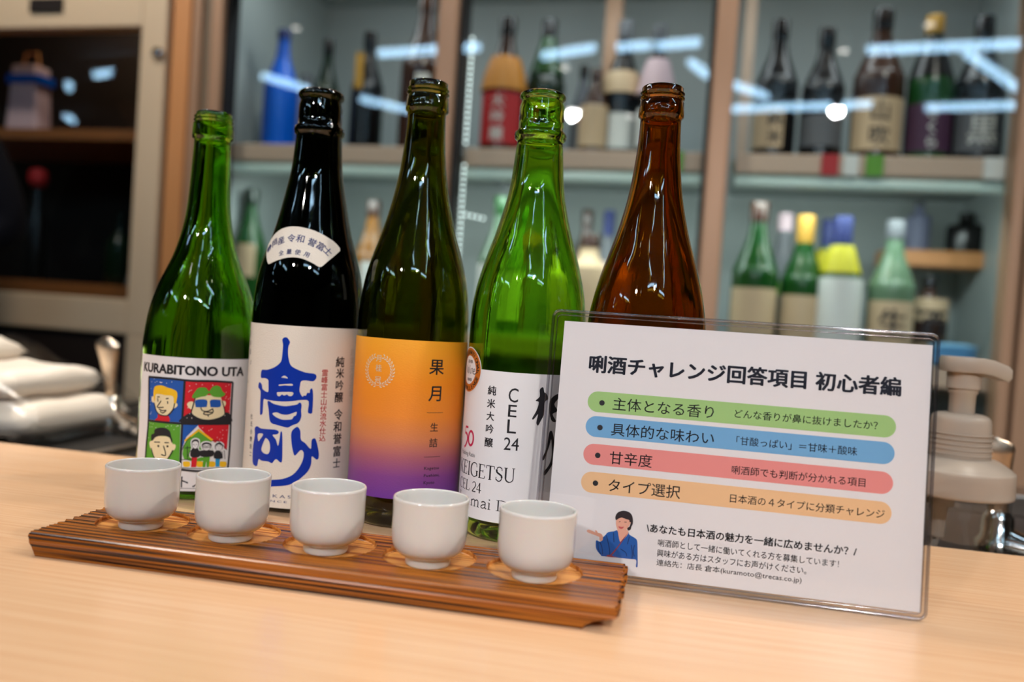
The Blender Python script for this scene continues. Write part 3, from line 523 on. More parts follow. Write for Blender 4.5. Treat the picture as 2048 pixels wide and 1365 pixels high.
# ------------------------------------------------------------------ tray
D = json.loads(r'''{"sign":{"bars":[[[17.9,99.8],[22.8,106.5],[24.0,94.0],[192.7,100.6],[187.3,106.4],[188.0,93.9]],[[18.1,85.1],[23.3,91.5],[23.5,79.0],[192.7,85.3],[187.1,91.2],[187.3,78.4]],[[18.5,68.1],[23.9,74.6],[24.5,62.1],[192.8,69.0],[186.7,74.4],[187.4,62.1]],[[18.5,51.5],[24.0,57.9],[24.7,45.6],[193.2,52.2],[186.9,58.2],[187.6,45.3]]],"bul":[[26.7,99.7],[27.1,84.8],[27.0,68.1],[27.1,51.5]],"txt":[["唎酒チャレンジ回答項目 初心者編",17.5,117.6,194.4,117.8,128.3],["主体となる香り",33.5,95.7,92.8,96.3,103.5],["どんな香りが鼻に抜けましたか？",104.7,97.9,183.3,98.4,101.9],["具体的な味わい",33.7,80.1,94.0,81.3,88.3],["「甘酸っぱい」＝甘味＋酸味",106.7,82.7,173.1,82.4,87.0],["甘辛度",34.2,63.7,59.3,64.0,71.6],["唎酒師でも判断が分かれる項目",105.2,65.1,178.4,65.9,70.5],["タイプ選択",34.7,47.3,76.9,47.6,55.4],["日本酒の４タイプに分類チャレンジ",105.3,48.5,189.4,49.6,53.9],["\\あなたも日本酒の魅力を一緒に広めませんか？/",59.1,26.0,175.7,26.7,30.6],["唎酒師として一緒に働いてくれる方を募集しています！",66.2,18.5,166.8,19.3,22.5],["興味がある方はスタッフにお声がけください。",66.1,13.0,149.7,13.0,16.7],["連絡先：店長 倉本(kuramoto@trecas.co.jp)",66.2,6.8,147.4,7.7,10.7]],"robe":[[42.3,25.3],[40.1,24.5],[36.8,23.6],[35.3,21.8],[34.0,20.2],[33.9,18.6],[32.3,17.5],[30.2,18.1],[30.0,15.9],[30.7,12.7],[33.6,9.7],[34.7,9.3],[46.0,9.5],[51.3,9.6],[54.4,9.4],[54.5,5.7],[55.5,5.8],[55.1,11.7],[54.6,17.1],[54.0,20.9],[52.2,22.3],[49.3,23.6],[48.6,25.2],[47.6,22.9],[45.1,19.3],[43.3,21.3]],"neck":[[42.3,25.6],[47.4,26.2],[48.7,24.9],[47.7,22.6],[44.6,18.8],[43.3,21.3],[42.6,24.2]],"face":[[41.0,31.3],[41.0,28.8],[41.7,26.6],[42.6,25.3],[44.6,24.9],[46.8,25.8],[48.3,27.9],[49.3,30.0],[49.8,31.1],[48.4,32.9],[46.1,34.3],[43.2,34.3],[41.7,33.0]],"hair":[[40.7,31.4],[40.3,32.8],[40.9,34.9],[42.5,36.4],[45.2,37.2],[48.1,36.7],[50.0,35.0],[50.8,32.0],[50.7,29.8],[50.1,28.4],[49.8,26.7],[48.5,26.0],[47.8,27.3],[49.0,28.3],[49.6,30.8],[48.9,31.0],[48.5,32.1],[46.8,32.4],[45.3,32.8],[43.9,33.0],[42.3,32.2],[41.2,31.3]],"arm":[[24.0,23.0],[25.4,23.8],[28.3,22.9],[29.2,22.7],[28.9,23.8],[30.0,23.7],[30.7,22.6],[32.4,22.3],[33.6,21.3],[34.2,18.6],[33.1,17.6],[32.0,18.6],[31.8,20.0],[30.3,20.6],[27.3,21.4],[25.0,22.0]],"mouth":[[42.6,27.8],[44.4,27.6],[45.8,28.0],[45.3,26.9],[44.2,26.4],[43.1,26.8]],"trim":[[48.1,24.0],[48.7,24.9],[45.2,18.7],[41.3,12.2],[39.7,10.4],[39.1,10.6],[43.2,16.3],[45.1,19.8]],"belt":[[37.5,10.3],[39.1,10.6],[41.5,9.8],[43.7,9.7],[41.5,9.4],[37.0,9.4]],"lines":[[[35.9,21.6],[37.5,16.8],[38.7,11.9],[38.1,9.7]],[[32.3,17.3],[33.7,14.7],[34.6,10.4]],[[50.9,17.8],[51.8,13.5],[51.9,9.9]],[[39.9,23.9],[40.7,18.2]],[[49.4,22.5],[48.6,18.0]],[[44.7,14.8],[48.0,13.0],[48.7,10.9]],[[31.2,17.1],[31.8,13.3],[33.5,10.2]],[[52.8,18.0],[52.3,14.6],[53.1,11.4]]],"eyes":[[[42.6,30.3],[43.6,30.6]],[[45.8,30.6],[47.2,30.7]]]},"b1":{"red":[[15.2,90.5],[48.5,89.1],[48.4,58.0],[14.4,58.5]],"blue":[[-15.3,89.4],[14.6,90.4],[14.4,58.6],[-13.6,58.5]],"green":[[-14.2,57.3],[13.5,57.4],[14.2,25.2],[-14.5,23.0]],"blue4":[[15.1,57.5],[26.1,57.4],[18.0,48.1],[15.1,38.2]],"red4":[[25.5,57.6],[48.4,57.6],[47.8,37.7],[36.7,44.9],[26.0,55.6]],"white4":[[14.7,44.7],[48.8,44.2],[48.2,24.3],[15.0,25.2]],"hair1":[[-9.6,75.9],[-9.5,81.7],[-7.4,83.9],[-2.4,84.7],[2.3,83.5],[6.6,82.6],[9.6,80.8],[10.1,76.8],[9.3,72.3],[8.0,72.2],[6.9,77.4],[0.8,77.7],[-3.9,78.1],[-7.5,77.4],[-8.2,72.4]],"face1":[[-8.8,76.0],[-7.6,78.7],[-4.0,79.4],[0.8,78.7],[6.5,78.2],[8.0,76.3],[8.5,72.3],[7.5,67.7],[6.0,64.8],[3.9,63.3],[0.9,62.7],[-2.9,63.2],[-6.1,65.7],[-8.4,70.4]],"ear1":[[[-9.3,76.0],[-11.3,75.1],[-11.5,73.3],[-10.8,71.7],[-8.5,71.6]],[[8.0,72.5],[10.1,72.4],[10.6,70.8],[9.4,69.3],[7.8,68.7]]],"collar":[[-4.4,63.3],[-0.5,62.9],[3.5,63.7],[5.1,58.5],[-6.8,58.3],[-4.7,60.6]],"hair2":[[20.3,77.5],[22.4,81.9],[24.1,84.2],[26.7,85.1],[29.8,84.6],[31.9,82.2],[33.7,85.1],[36.8,86.6],[40.0,85.3],[41.6,82.2],[44.0,80.1],[40.6,77.9],[34.8,78.4],[32.0,80.8],[29.8,78.7],[26.4,78.0],[23.0,76.8]],"face2":[[22.6,77.1],[27.1,79.2],[38.9,78.7],[41.6,75.2],[44.3,66.1],[41.4,62.9],[34.2,60.9],[28.0,61.3],[23.3,63.3],[20.6,66.0],[21.4,70.9]],"ear2":[[[21.6,73.8],[19.0,74.2],[17.3,72.5],[18.0,70.4],[20.0,68.6],[21.1,69.1]],[[42.0,74.8],[44.3,74.6],[44.8,72.2],[43.1,70.6]]],"black2":[[14.8,62.5],[21.0,66.4],[23.3,63.3],[28.0,61.3],[34.2,60.9],[41.4,62.9],[44.2,66.2],[48.6,64.9],[48.6,57.6],[14.6,58.1]],"glasses":[[[23.1,75.5],[30.5,75.8],[30.9,71.2],[30.2,70.5],[24.1,70.2],[23.1,71.4]],[[33.3,75.8],[40.0,75.8],[40.6,74.8],[40.6,70.6],[34.1,70.4],[33.3,71.6]]],"face3":[[-9.1,42.6],[-7.7,46.0],[-0.9,47.4],[5.3,47.2],[8.2,43.5],[9.2,37.9],[6.2,32.0],[2.1,28.4],[-2.6,28.3],[-6.4,32.3],[-8.9,37.7]],"ear3":[[[-8.8,42.6],[-11.2,41.6],[-10.8,39.1],[-8.5,35.7]],[[8.4,42.0],[10.7,41.9],[10.7,39.2],[8.9,37.5]]],"hair3":[[-9.2,43.2],[-9.7,47.4],[-7.0,48.7],[-6.7,51.4],[-3.2,53.2],[2.3,53.7],[5.9,51.8],[7.1,48.3],[8.4,44.7],[7.7,43.3],[6.4,46.6],[3.5,47.8],[-0.9,47.6],[-5.3,46.1],[-7.5,43.7]],"roof":[[16.5,45.4],[26.2,54.4],[36.8,46.1],[35.5,45.3],[26.2,52.5],[17.6,44.8]],"house":[[17.9,44.7],[26.2,52.7],[35.5,45.3],[34.6,31.8],[17.4,31.7]],"ground":[[[16.7,29.5],[19.1,30.1],[21.5,29.5],[21.5,26.6],[19.4,25.8],[17.2,26.5]],[[25.7,29.7],[28.1,30.2],[30.5,29.5],[30.5,26.6],[28.4,25.8],[26.2,26.7]],[[34.2,29.5],[36.7,29.9],[39.2,29.1],[39.2,26.3],[37.0,25.6],[34.7,26.5]],[[42.4,29.1],[45.2,29.4],[48.0,28.5],[48.0,25.6],[45.4,25.0],[42.9,26.0]]],"figs":[[[[22.0,45.0],[24.2,46.6],[26.7,45.4],[26.6,41.0],[24.6,39.3],[22.4,41.1]],[[22.4,39.7],[26.5,39.7],[27.9,33.6],[21.7,33.6]],[[22.5,33.2],[26.3,33.2],[25.9,25.9],[22.4,25.8]]],[[[29.0,43.0],[32.0,44.4],[35.6,42.9],[35.2,39.6],[32.3,38.0],[29.6,39.7]],[[27.6,38.1],[37.1,38.1],[37.5,34.2],[34.2,33.3],[30.3,33.4],[27.5,34.8]],[[30.4,33.4],[35.1,33.3],[34.7,25.7],[33.2,25.7],[32.8,30.3],[32.1,25.8],[30.4,25.8]]],[[[38.5,42.4],[41.0,43.9],[44.2,42.1],[43.9,38.8],[41.2,37.7],[38.6,39.2]],[[38.7,37.4],[42.8,37.2],[44.3,31.7],[38.1,32.1]],[[39.1,31.8],[42.6,31.6],[42.4,25.5],[39.7,25.7]]]],"bold":[[[-16.2,89.8],[4.5,90.2],[18.9,89.6],[34.2,89.8],[49.5,88.9]],[[49.5,88.9],[49.5,65.8],[50.0,40.8],[49.3,21.7]],[[-15.8,89.6],[-13.7,59.2],[-14.5,38.6],[-15.0,21.7]],[[14.8,90.4],[14.6,58.5],[15.1,23.6]],[[-14.2,57.6],[0.3,57.8],[14.4,57.8],[29.7,57.9],[48.9,57.6]],[[14.7,24.0],[25.5,23.0],[37.9,22.6],[49.3,21.9]]],"lines":[[[-2.1,73.4],[-3.5,71.3],[-5.3,68.4],[-2.3,68.4],[0.3,68.8]],[[-3.7,67.2],[-0.7,66.2],[2.4,66.7],[-0.2,64.5],[-2.6,65.7]],[[-5.4,75.1],[-4.8,72.4]],[[3.1,73.5],[3.4,71.5]],[[-5.8,75.9],[-3.6,76.1]],[[1.7,75.2],[3.8,75.6]],[[26.8,70.1],[28.0,67.9],[31.5,67.4],[35.3,69.4]],[[28.9,65.3],[29.6,66.9],[32.3,66.7],[35.5,66.9],[34.9,69.4]],[[28.9,65.3],[32.1,64.8],[35.5,66.3]],[[32.1,64.8],[32.3,63.4]],[[-6.3,42.4],[-1.1,42.8]],[[2.5,42.9],[6.0,43.1]],[[1.8,40.5],[3.6,35.8],[3.5,33.4],[0.4,33.9]],[[22.6,77.1],[21.4,70.9],[20.6,66.0],[23.3,63.3],[28.0,61.3],[34.2,60.9],[41.4,62.9],[44.3,66.1],[41.6,75.2]],[[-8.4,71.2],[-6.1,65.7],[-2.9,63.2],[0.9,62.7],[3.9,63.3],[7.5,67.7],[8.5,72.3]],[[-8.9,37.7],[-6.4,32.3],[-2.6,28.3]],[[9.2,37.9],[6.2,32.0],[3.8,29.3]],[[15.5,31.3],[23.5,31.8]],[[21.6,38.5],[19.6,33.5]],[[15.5,38.2],[18.2,44.9],[21.1,48.2]],[[19.1,41.6],[19.7,31.9]],[[17.3,39.9],[21.5,40.5]],[[45.5,37.8],[46.4,31.1]],[[43.8,37.1],[44.6,31.7]],[[15.0,25.2],[48.2,24.3]],[[22.9,42.5],[23.8,42.7]],[[24.8,42.7],[25.5,42.9]],[[30.2,41.8],[31.7,41.7],[31.8,40.5],[30.3,40.5],[30.2,41.8]],[[32.8,41.7],[34.3,41.7],[34.4,40.5],[32.8,40.5],[32.8,41.7]],[[39.7,41.5],[40.6,41.4]],[[41.8,41.4],[42.5,41.3]],[[35.5,45.3],[40.8,44.7],[47.8,37.7]]],"dots":[[-2.4,39.9],[5.0,40.4]],"kata":[[18.2,15.6],[23.9,16.1],[16.5,12.3],[25.6,12.2]],"t":[[16.4,99.8]],"title":[[-23.7,93.7],[59.1,93.3],[-24.7,100.8]]},"b2":{"k1":[[1.7,125.0],[3.0,126.5],[4.6,126.8],[5.9,126.0],[7.5,123.5],[6.6,120.7],[6.5,116.0],[7.5,110.6],[9.4,106.8],[13.4,104.7],[19.6,102.7],[25.8,102.0],[27.2,99.9],[26.4,97.9],[24.6,96.6],[19.9,97.1],[16.9,96.3],[16.2,93.1],[16.2,88.8],[18.3,85.4],[19.1,86.2],[20.6,86.3],[21.4,88.3],[23.1,88.3],[23.2,90.3],[24.1,91.5],[25.1,90.4],[25.7,84.1],[25.8,76.2],[25.5,73.8],[24.0,73.5],[22.6,74.9],[22.7,82.4],[17.7,83.0],[11.7,81.9],[5.4,81.1],[-0.4,81.0],[-7.8,81.2],[-10.7,81.4],[-11.1,76.8],[-11.2,71.2],[-12.8,69.8],[-13.8,70.9],[-14.2,79.6],[-14.5,86.7],[-17.2,89.2],[-16.8,92.4],[-15.3,92.9],[-13.4,91.2],[-12.6,88.5],[-8.8,86.9],[-7.1,87.4],[-7.4,92.9],[-7.9,95.6],[-11.1,96.5],[-14.4,96.2],[-15.2,98.5],[-14.3,102.1],[-9.4,102.6],[-3.8,104.6],[0.0,107.3],[2.0,110.2],[2.4,115.7],[2.5,121.2]],"k1h":[[[2.7,98.1],[4.7,99.6],[6.7,98.8],[7.4,97.7],[5.6,97.9],[4.0,98.0]],[[1.0,92.5],[2.2,93.1],[10.2,94.2],[10.9,92.8],[5.5,92.7],[1.8,92.0]],[[0.0,86.9],[1.7,87.6],[11.3,88.3],[11.3,85.8],[9.1,85.3],[7.5,86.3],[5.5,85.4],[3.9,86.0],[2.3,84.7],[0.6,85.0]]],"k2":[[-7.3,79.9],[-5.4,80.4],[-2.1,78.9],[5.6,77.9],[11.1,78.7],[14.9,79.7],[16.7,81.2],[18.1,79.5],[18.0,75.2],[18.4,71.2],[17.1,67.3],[14.9,65.6],[12.7,64.7],[9.7,62.9],[6.5,63.1],[2.4,63.9],[-2.9,65.0],[-4.8,68.0],[-5.9,74.2]],"k2h":[[[-2.5,72.1],[0.9,73.0],[4.3,72.0],[8.4,71.9],[12.2,73.3],[15.0,74.4],[14.6,71.9],[13.1,71.0],[11.7,68.9],[6.2,68.2],[2.0,69.0],[-1.5,70.7]]],"k3":[[-18.6,59.6],[-15.5,61.2],[-11.4,60.1],[0.0,60.6],[3.2,59.3],[1.9,57.4],[-1.5,56.6],[1.3,53.6],[3.1,49.2],[4.0,53.8],[4.5,59.2],[5.7,58.7],[6.5,49.3],[6.8,38.7],[5.2,37.8],[3.5,39.2],[1.8,39.5],[-0.6,36.5],[-3.8,37.3],[-9.6,37.2],[-12.4,37.9],[-13.4,33.2],[-16.0,32.6],[-18.9,35.1],[-19.4,46.3],[-18.1,54.4]],"k3h":[[[-14.7,55.7],[-9.5,56.4],[-11.9,52.5],[-13.8,50.7]],[[-6.8,53.9],[-3.8,51.5],[-2.8,46.9],[-3.7,43.2],[-6.0,42.4],[-9.0,43.4],[-10.3,45.6],[-8.6,50.9]]],"k4":[[15.0,63.3],[16.7,63.4],[18.3,60.7],[19.0,54.7],[22.0,52.4],[25.2,48.8],[26.4,48.8],[26.4,54.2],[27.8,55.7],[29.4,54.8],[32.0,46.3],[32.1,41.4],[30.5,40.5],[27.3,42.7],[27.1,37.2],[25.0,31.8],[18.9,25.7],[12.1,21.8],[1.1,19.9],[-5.7,18.9],[-6.0,23.1],[1.4,24.8],[8.2,26.1],[14.6,29.2],[19.0,34.8],[21.3,40.9],[21.3,45.7],[19.1,47.1],[16.1,43.5],[14.6,44.3],[12.7,52.0],[12.2,59.8]],"blk":[["純",44.9,110.9,7.6],["米",45.5,102.7,7.2],["吟",45.5,93.9,7.3],["醸",45.6,85.2,7.6],["令",46.1,72.5,7.7],["和",46.3,63.7,7.7],["誉",46.6,54.9,7.7],["富",46.9,45.6,7.7],["士",47.2,36.7,6.9]],"red":[["霊",33.1,103.0,4.9],["峰",33.2,97.8,4.9],["富",33.3,92.6,4.9],["士",33.4,87.3,4.9],["山",33.5,82.1,5.0],["伏",33.6,76.9,4.9],["流",33.8,71.6,4.9],["水",33.9,66.4,4.9],["仕",34.0,61.1,4.9],["込",34.1,55.9,5.0]],"emb":[["創",57.1,118.1,5.5],["業",57.3,111.9,5.5],["天",57.6,105.7,5.6],["保",57.8,99.5,5.6],["元",58.1,93.3,5.5],["年",58.3,87.0,5.6]],"sm":[["日",-36.9,126.5,4.0],["本",-35.6,120.1,4.0],["酒",-34.5,113.7,4.0],["容",-31.2,107.1,1.7],["量",-31.5,105.4,1.7],["杜",-23.8,67.3,3.6],["氏",-23.5,61.9,3.7],["小",-23.2,56.4,3.7],["野",-22.9,51.0,3.6],["浩",-22.7,45.6,3.6],["二",-22.4,40.2,3.6]],"lat":[[0.9,12.4],[12.6,13.1],[0.8,14.8],[1.2,8.8],[12.2,9.5],[1.1,10.4]]},"fan":{"o":[[-0.7766,186.7],[-0.87,189.7],[-0.93,193.4],[-0.8561,196.8],[-0.7252,200.4],[-0.5528,203.4],[-0.3907,205.2],[-0.2251,206.2],[-0.075,206.7],[0.0809,206.6],[0.2285,206.1],[0.3703,205.4],[0.5091,204.3],[0.6463,202.9],[0.7554,201.4],[0.8648,199.7],[0.9481,198.4],[1.044,196.1],[1.1093,193.7],[1.1041,191.7],[0.9671,188.0],[0.8057,183.5],[0.6675,178.9],[0.625,178.3],[0.5712,179.0],[0.5061,180.4],[0.4296,181.6],[0.3514,182.7],[0.2722,183.5],[0.1802,184.0],[0.0867,184.1],[-0.0195,183.7],[-0.1283,182.8],[-0.2283,181.7],[-0.3344,180.3],[-0.4196,179.0],[-0.4918,178.2],[-0.5613,180.0]],"ch":[["静",-0.6338,190.3,-0.5885,194.0,85],["岡",-0.4985,194.4,-0.427,197.7,80],["産",-0.2993,196.1,-0.2087,197.8,85],["令",-0.048,197.9,0.0643,198.1,90],["和",0.1811,197.9,0.2867,197.4,85],["誉",0.4542,195.8,0.5549,194.1,85],["富",0.646,193.4,0.7429,190.7,85],["士",0.7971,190.3,0.8847,187.0,80],["全",-0.2122,186.7,-0.1471,187.4,48],["量",-0.0249,188.0,0.0446,188.1,48],["使",0.1667,187.9,0.2329,187.5,48],["用",0.3626,186.7,0.4262,186.0,48]]},"b3":{"v":[["果",32.2,114.2,10.7],["月",32.9,95.9,10.7],["生",33.0,72.4,5.9],["詰",33.1,61.7,6.1]],"l":[[[26.9,82.5],[39.1,82.4]],[[27.4,51.9],[39.5,51.4]]],"lat":[["Kagetsu",27.5,43.1,38.8,45.2],["Fushimi,",27.6,38.1,39.7,40.1],["Kyoto",27.7,33.1,35.8,35.3]],"w":[[-8.0,109.4],[-20.1,108.3],[2.4,110.3],[-8.7,119.8],[-7.1,98.2]],"wk":[["月",-9.4,117.7,4.9],["桂",-9.5,111.0,4.3],["冠",-9.3,102.9,5.1]]},"b4":{"v":[["純",-13.1,102.2,6.0],["米",-13.1,93.5,5.8],["大",-12.9,85.1,5.6],["吟",-12.9,76.5,5.8],["醸",-13.0,67.5,6.0]],"big":[["C",-0.8,95.9,5.6,105.6],["E",-0.4,86.1,5.2,94.6],["L",-0.3,75.3,5.6,84.9],["24",-1.8,64.1,8.1,72.8],["50",-48.4,60.8,-26.3,75.6]],"lat":[["Polishing Ratio",-49.8,55.0,-23.2,57.8],["KEIGETSU",-44.6,42.3,7.2,44.6],["CEL 24",-43.5,32.1,-16.4,34.8]],"mai":[[-27.3,22.6],[-13.8,23.9],[-3.0,24.1],[-27.8,27.3]],"med":[[-36.3,113.9],[-42.2,129.8],[-37.2,97.8],[-22.9,114.8]],"kg":[[[19.4,105.3],[21.6,107.0],[22.7,103.7],[24.3,102.7],[25.8,99.3],[23.5,97.0],[23.5,89.2],[21.5,84.7],[19.9,81.5],[18.6,83.5],[19.4,89.1],[16.8,85.6],[15.6,86.1],[18.1,91.3],[19.4,96.9],[17.1,97.9],[19.7,100.8]],[[27.7,99.4],[32.7,102.8],[34.3,100.6],[30.6,96.0],[33.7,91.5],[29.8,89.3],[32.8,84.8],[31.5,83.9],[28.7,85.9],[26.9,93.7]],[[27.0,66.8],[28.2,76.9],[30.5,77.5],[33.1,68.9],[33.6,58.7],[30.1,52.1],[26.8,48.2],[26.3,51.0],[29.8,55.5],[31.3,62.2],[30.1,72.4],[28.9,67.9],[25.8,58.9],[24.4,60.0]]]}}''')
def tray():
    root = thing('serving_tray', 'dark stained cedar tray with five round recesses holding the cups', 'tray', (-.2035, .4484, 0), radians(2.7))
    Lh = .1655; Wd = .0395; T = .013
    rnd = random.Random(3)
    ph = [rnd.uniform(0, 6.28) for _ in range(8)]
    rid = lambda u: 1.25*(sin(2*pi*u/.0046 + ph[0] + 1.5*sin(u*300)) + .5*sin(2*pi*u/.0027 + ph[1]))
    J = 90; ys = [-Wd + 2*Wd*j/J for j in range(J+1)]
    zs = [0, .0012, .0024, .0036, .0048, .006, .0072, .0084, .0096, .0106, .0116]
    bm = bmesh.new()
    def ztop(y):
        z = T + (.00003 + .00013*min(1, max(0, (y + Wd - .012)/.03)))*rid(y)
        e = (y + Wd)
        if e < .0012: z -= (.0012-e)**2*300
        e = (Wd - y)
        if e < .0015: z -= (.0015-e)**2*220
        return z
    def col(x, side):
        out = []
        for j, y in enumerate(ys):
            c = []
            nz = .0009*sin(y*900 + ph[2]) + .0008*sin(y*2100 + ph[3]) + .0004*rid(y*1.3)
            for k, z in enumerate(zs + [None]):
                zz = ztop(y) if z is None else z
                t = zz/T
                if side < 0: g = .0055*max(0, 1-t*1.25)**1.3 + .0006*max(0, t-.85)*7
                else:
                    u = min(1, max(0, (y + Wd)/(2*Wd)))
                    g = (.0165*(1-u) + .005*u)*max(0, 1-(t/.52)**2)**.8 + .0006*max(0, t-.85)*7
                xx = x - side*g + side*nz*(0.4 + .6*t)
                yy = y
                if j == 0: yy = y + .00022*rid(z*.8+.2 if z is not None else .2) - .0002*sin(pi*t) + (.0006*max(0, t-.9)*8)
                if j == J: yy = y + .00018*rid((z or .013)*.8+.3)
                c.append(bm.verts.new((xx, yy, zz)))
            out.append(c)
        return out
    A, B = col(-Lh, -1), col(Lh, 1); K = len(zs)
    for j in range(J):
        bm.faces.new((A[j][0], A[j+1][0], B[j+1][0], B[j][0])); bm.faces.new((A[j][K], B[j][K], B[j+1][K], A[j+1][K]))
        for k in range(K):
            bm.faces.new((A[j][k], A[j][k+1], A[j+1][k+1], A[j+1][k])); bm.faces.new((B[j][k], B[j+1][k], B[j+1][k+1], B[j][k+1]))
    for k in range(K):
        bm.faces.new((A[0][k], B[0][k], B[0][k+1], A[0][k+1])); bm.faces.new((A[J][k], A[J][k+1], B[J][k+1], B[J][k]))
    bmesh.ops.recalc_face_normals(bm, faces=bm.faces)
    board = mesh_obj('tray_board', bm, ['stained_cedar', 'raw_cedar'], root)
    cb = bmesh.new()
    for i in range(5):
        cx, cy = -.3290 + .0604*i, .4502 + .0026*i
        v = Matrix.Rotation(-radians(2.7), 2) @ Vector((cx + .2035, cy - .4484))
        rr = .0266
        lathe(cb, [(0, .0102), (rr - .0008, .0102), (rr, .0108), (rr, .0122), (rr + .0006, .0142), (0, .0142)], 96, mi=1, off=(v.x, v.y))
    cutter = mesh_obj('cutter', cb, ['stained_cedar', 'raw_cedar'], root)
    md = board.modifiers.new('b', 'BOOLEAN'); md.operation = 'DIFFERENCE'; md.solver = 'EXACT'; md.object = cutter
    dg = bpy.context.evaluated_depsgraph_get(); dg.update()
    me = bpy.data.meshes.new_from_object(board.evaluated_get(dg)); board.modifiers.clear(); old = board.data; board.data = me; me.name = 'tray_board'
    bpy.data.objects.remove(cutter); bpy.data.meshes.remove(old)
tray()
# ------------------------------------------------------------------ cups
CUP = [(0, 1.2), (10.3, 1.2), (11, .2), (11.7, 0), (12.3, .3), (12.7, 1.2), (12.9, 3.6), (13.3, 4.7), (14.4, 5.5), (16.8, 6.9), (19.0, 9.0), (20.3, 11.8), (20.95, 15.5), (21.15, 20), (21.15, 28), (21.35, 35.5), (21.45, 36.9), (21.1, 37.9), (20.5, 38.2), (19.9, 37.9), (19.55, 37), (19.3, 34), (19.1, 20), (18.3, 12.5), (15.5, 9), (10, 7.4), (0, 7)]
cm = None
cl = ['white porcelain cup at the far left end of the tray', 'white porcelain cup in the second recess from the left', 'white porcelain cup in the middle recess of the tray', 'white porcelain cup in the second recess from the right', 'white porcelain cup in the right end recess, before the card']
for i, (x, y) in enumerate([(-.3289, .4478), (-.2686, .4488), (-.2084, .4503), (-.1471, .4525), (-.0862, .4546)]):
    if cm is None:
        bm = bmesh.new(); lathe(bm, [(a/1000, b/1000) for a, b in smoothprof(CUP, 3)], 72); o = mesh_obj('sake_cup', bm, 'porcelain', smooth=True); cm = o.data
    else: o = bpy.data.objects.new('sake_cup', cm); COL.objects.link(o)
    o.location = (x, y, Z0 + .0103); tag(o, cl[i], 'cup', 'porcelain cups on the tray')

# ------------------------------------------------------------------ bottles on the counter
PROF = {k: [tuple(q) for q in v] for k, v in {"b1": [[0, 12], [20, 9], [30, 2], [33, 0], [37, 1], [41, 5], [42.5, 11], [42.7, 20], [42.7, 108], [42.2, 118], [41.3, 127], [40, 136], [38.1, 145], [35.9, 153], [32.7, 162], [29.2, 170], [25.4, 179], [23.1, 184.5], [21.9, 190], [19.6, 198], [17.7, 207], [16.4, 215], [15.6, 224], [15, 237], [14.5, 250], [14, 262], [13.6, 272.5], [15.3, 273.8], [15.4, 276], [15, 285], [13.6, 285.4], [13.6, 286.2], [14.9, 287], [14.9, 287.9], [13.7, 288.4], [13.7, 289.2], [14.7, 289.8], [14.7, 290.5], [13.4, 291], [13.3, 293.3], [12.6, 293.9]], "b2": [[0, 12], [20, 9], [28, 2], [31, 0], [35, 1], [38.5, 5], [40, 11], [40.3, 20], [40.4, 63], [40.8, 112], [41, 130], [40.6, 150], [39.6, 162], [38.1, 171.5], [36.2, 180], [33.7, 188], [31.1, 196], [28.6, 204], [26.4, 213], [24.6, 221], [23.0, 229], [21.4, 237], [19.7, 245], [18.5, 253], [17.6, 266], [16.8, 277], [18.2, 278.5], [18.7, 281], [18.2, 283.5], [16.3, 284.8], [16.1, 290], [16.2, 299], [15.2, 302.5], [15.2, 304], [16.7, 305.8], [17, 307.6], [16.3, 309.6], [14.5, 310.8], [12.6, 310.4]], "b3": [[0, 12], [20, 9], [26, 2], [29, 0], [33, 1.2], [36.5, 5], [38.8, 12], [39.5, 22], [39.7, 60], [39.9, 147], [39.3, 155], [38.3, 163], [37.1, 171], [35.5, 179], [33.2, 187], [30.7, 195], [28.1, 203], [25.7, 211], [23.5, 219], [21.5, 227], [19.8, 235], [17.8, 245], [16, 258], [14.8, 270], [14.1, 281], [13.7, 294], [15.5, 295.5], [15.5, 297], [15, 305], [14.2, 305.6], [14.2, 306.6], [15.3, 307.4], [15.3, 308.3], [14.2, 308.9], [14.2, 309.7], [15.1, 310.4], [15.1, 311.1], [14, 311.7], [14, 315.5], [13, 316.2]], "b4": [[0, 12], [20, 9], [28, 2], [31, 0], [35, 1.2], [38.5, 5], [40.2, 11], [40.5, 20], [40.5, 145], [40.2, 156], [39.1, 164], [37.8, 172], [36.2, 179.3], [34, 187], [31.7, 195], [29.1, 203], [26.7, 210.5], [24.6, 218], [22.5, 226], [20.7, 233.5], [19.2, 241], [18.1, 250], [16.8, 266], [16.1, 275], [17.8, 276.6], [18.3, 279], [17.9, 281], [15.9, 282.8], [15.8, 290], [15.8, 299], [14.6, 302.6], [14.6, 303.4], [16.1, 305], [16.2, 306.5], [15.6, 308.1], [14, 309], [12.5, 308.7]], "b5": [[0, 12], [20, 9], [28, 2], [31, 0], [35, 1.2], [37.8, 5], [39.3, 11], [39.6, 20], [39.7, 140], [39.2, 150], [38.2, 160], [36.6, 168.5], [34.8, 176], [32.9, 183], [30.7, 191], [28.4, 198], [26.1, 205], [23.9, 212], [21.8, 220], [20.1, 227], [18.5, 234], [17.2, 242], [16, 249.5], [15, 260], [14.0, 270], [13.5, 281], [13.4, 288.5], [14.9, 290], [14.9, 292], [14.5, 299.6], [13.5, 300.2], [13.5, 301], [14.7, 301.8], [14.7, 302.8], [13.6, 303.4], [13.6, 304.2], [14.6, 305], [14.6, 305.8], [13.6, 306.4], [13.6, 309], [12.8, 309.8]]}.items()}
BC = {'b1': (-.388, .590, 42.8), 'b2': (-.2985, .590, 41.0), 'b3': (-.2121, .584, 40.0), 'b4': (-.1276, .585, 40.6), 'b5': (-.0442, .572, 39.8)}
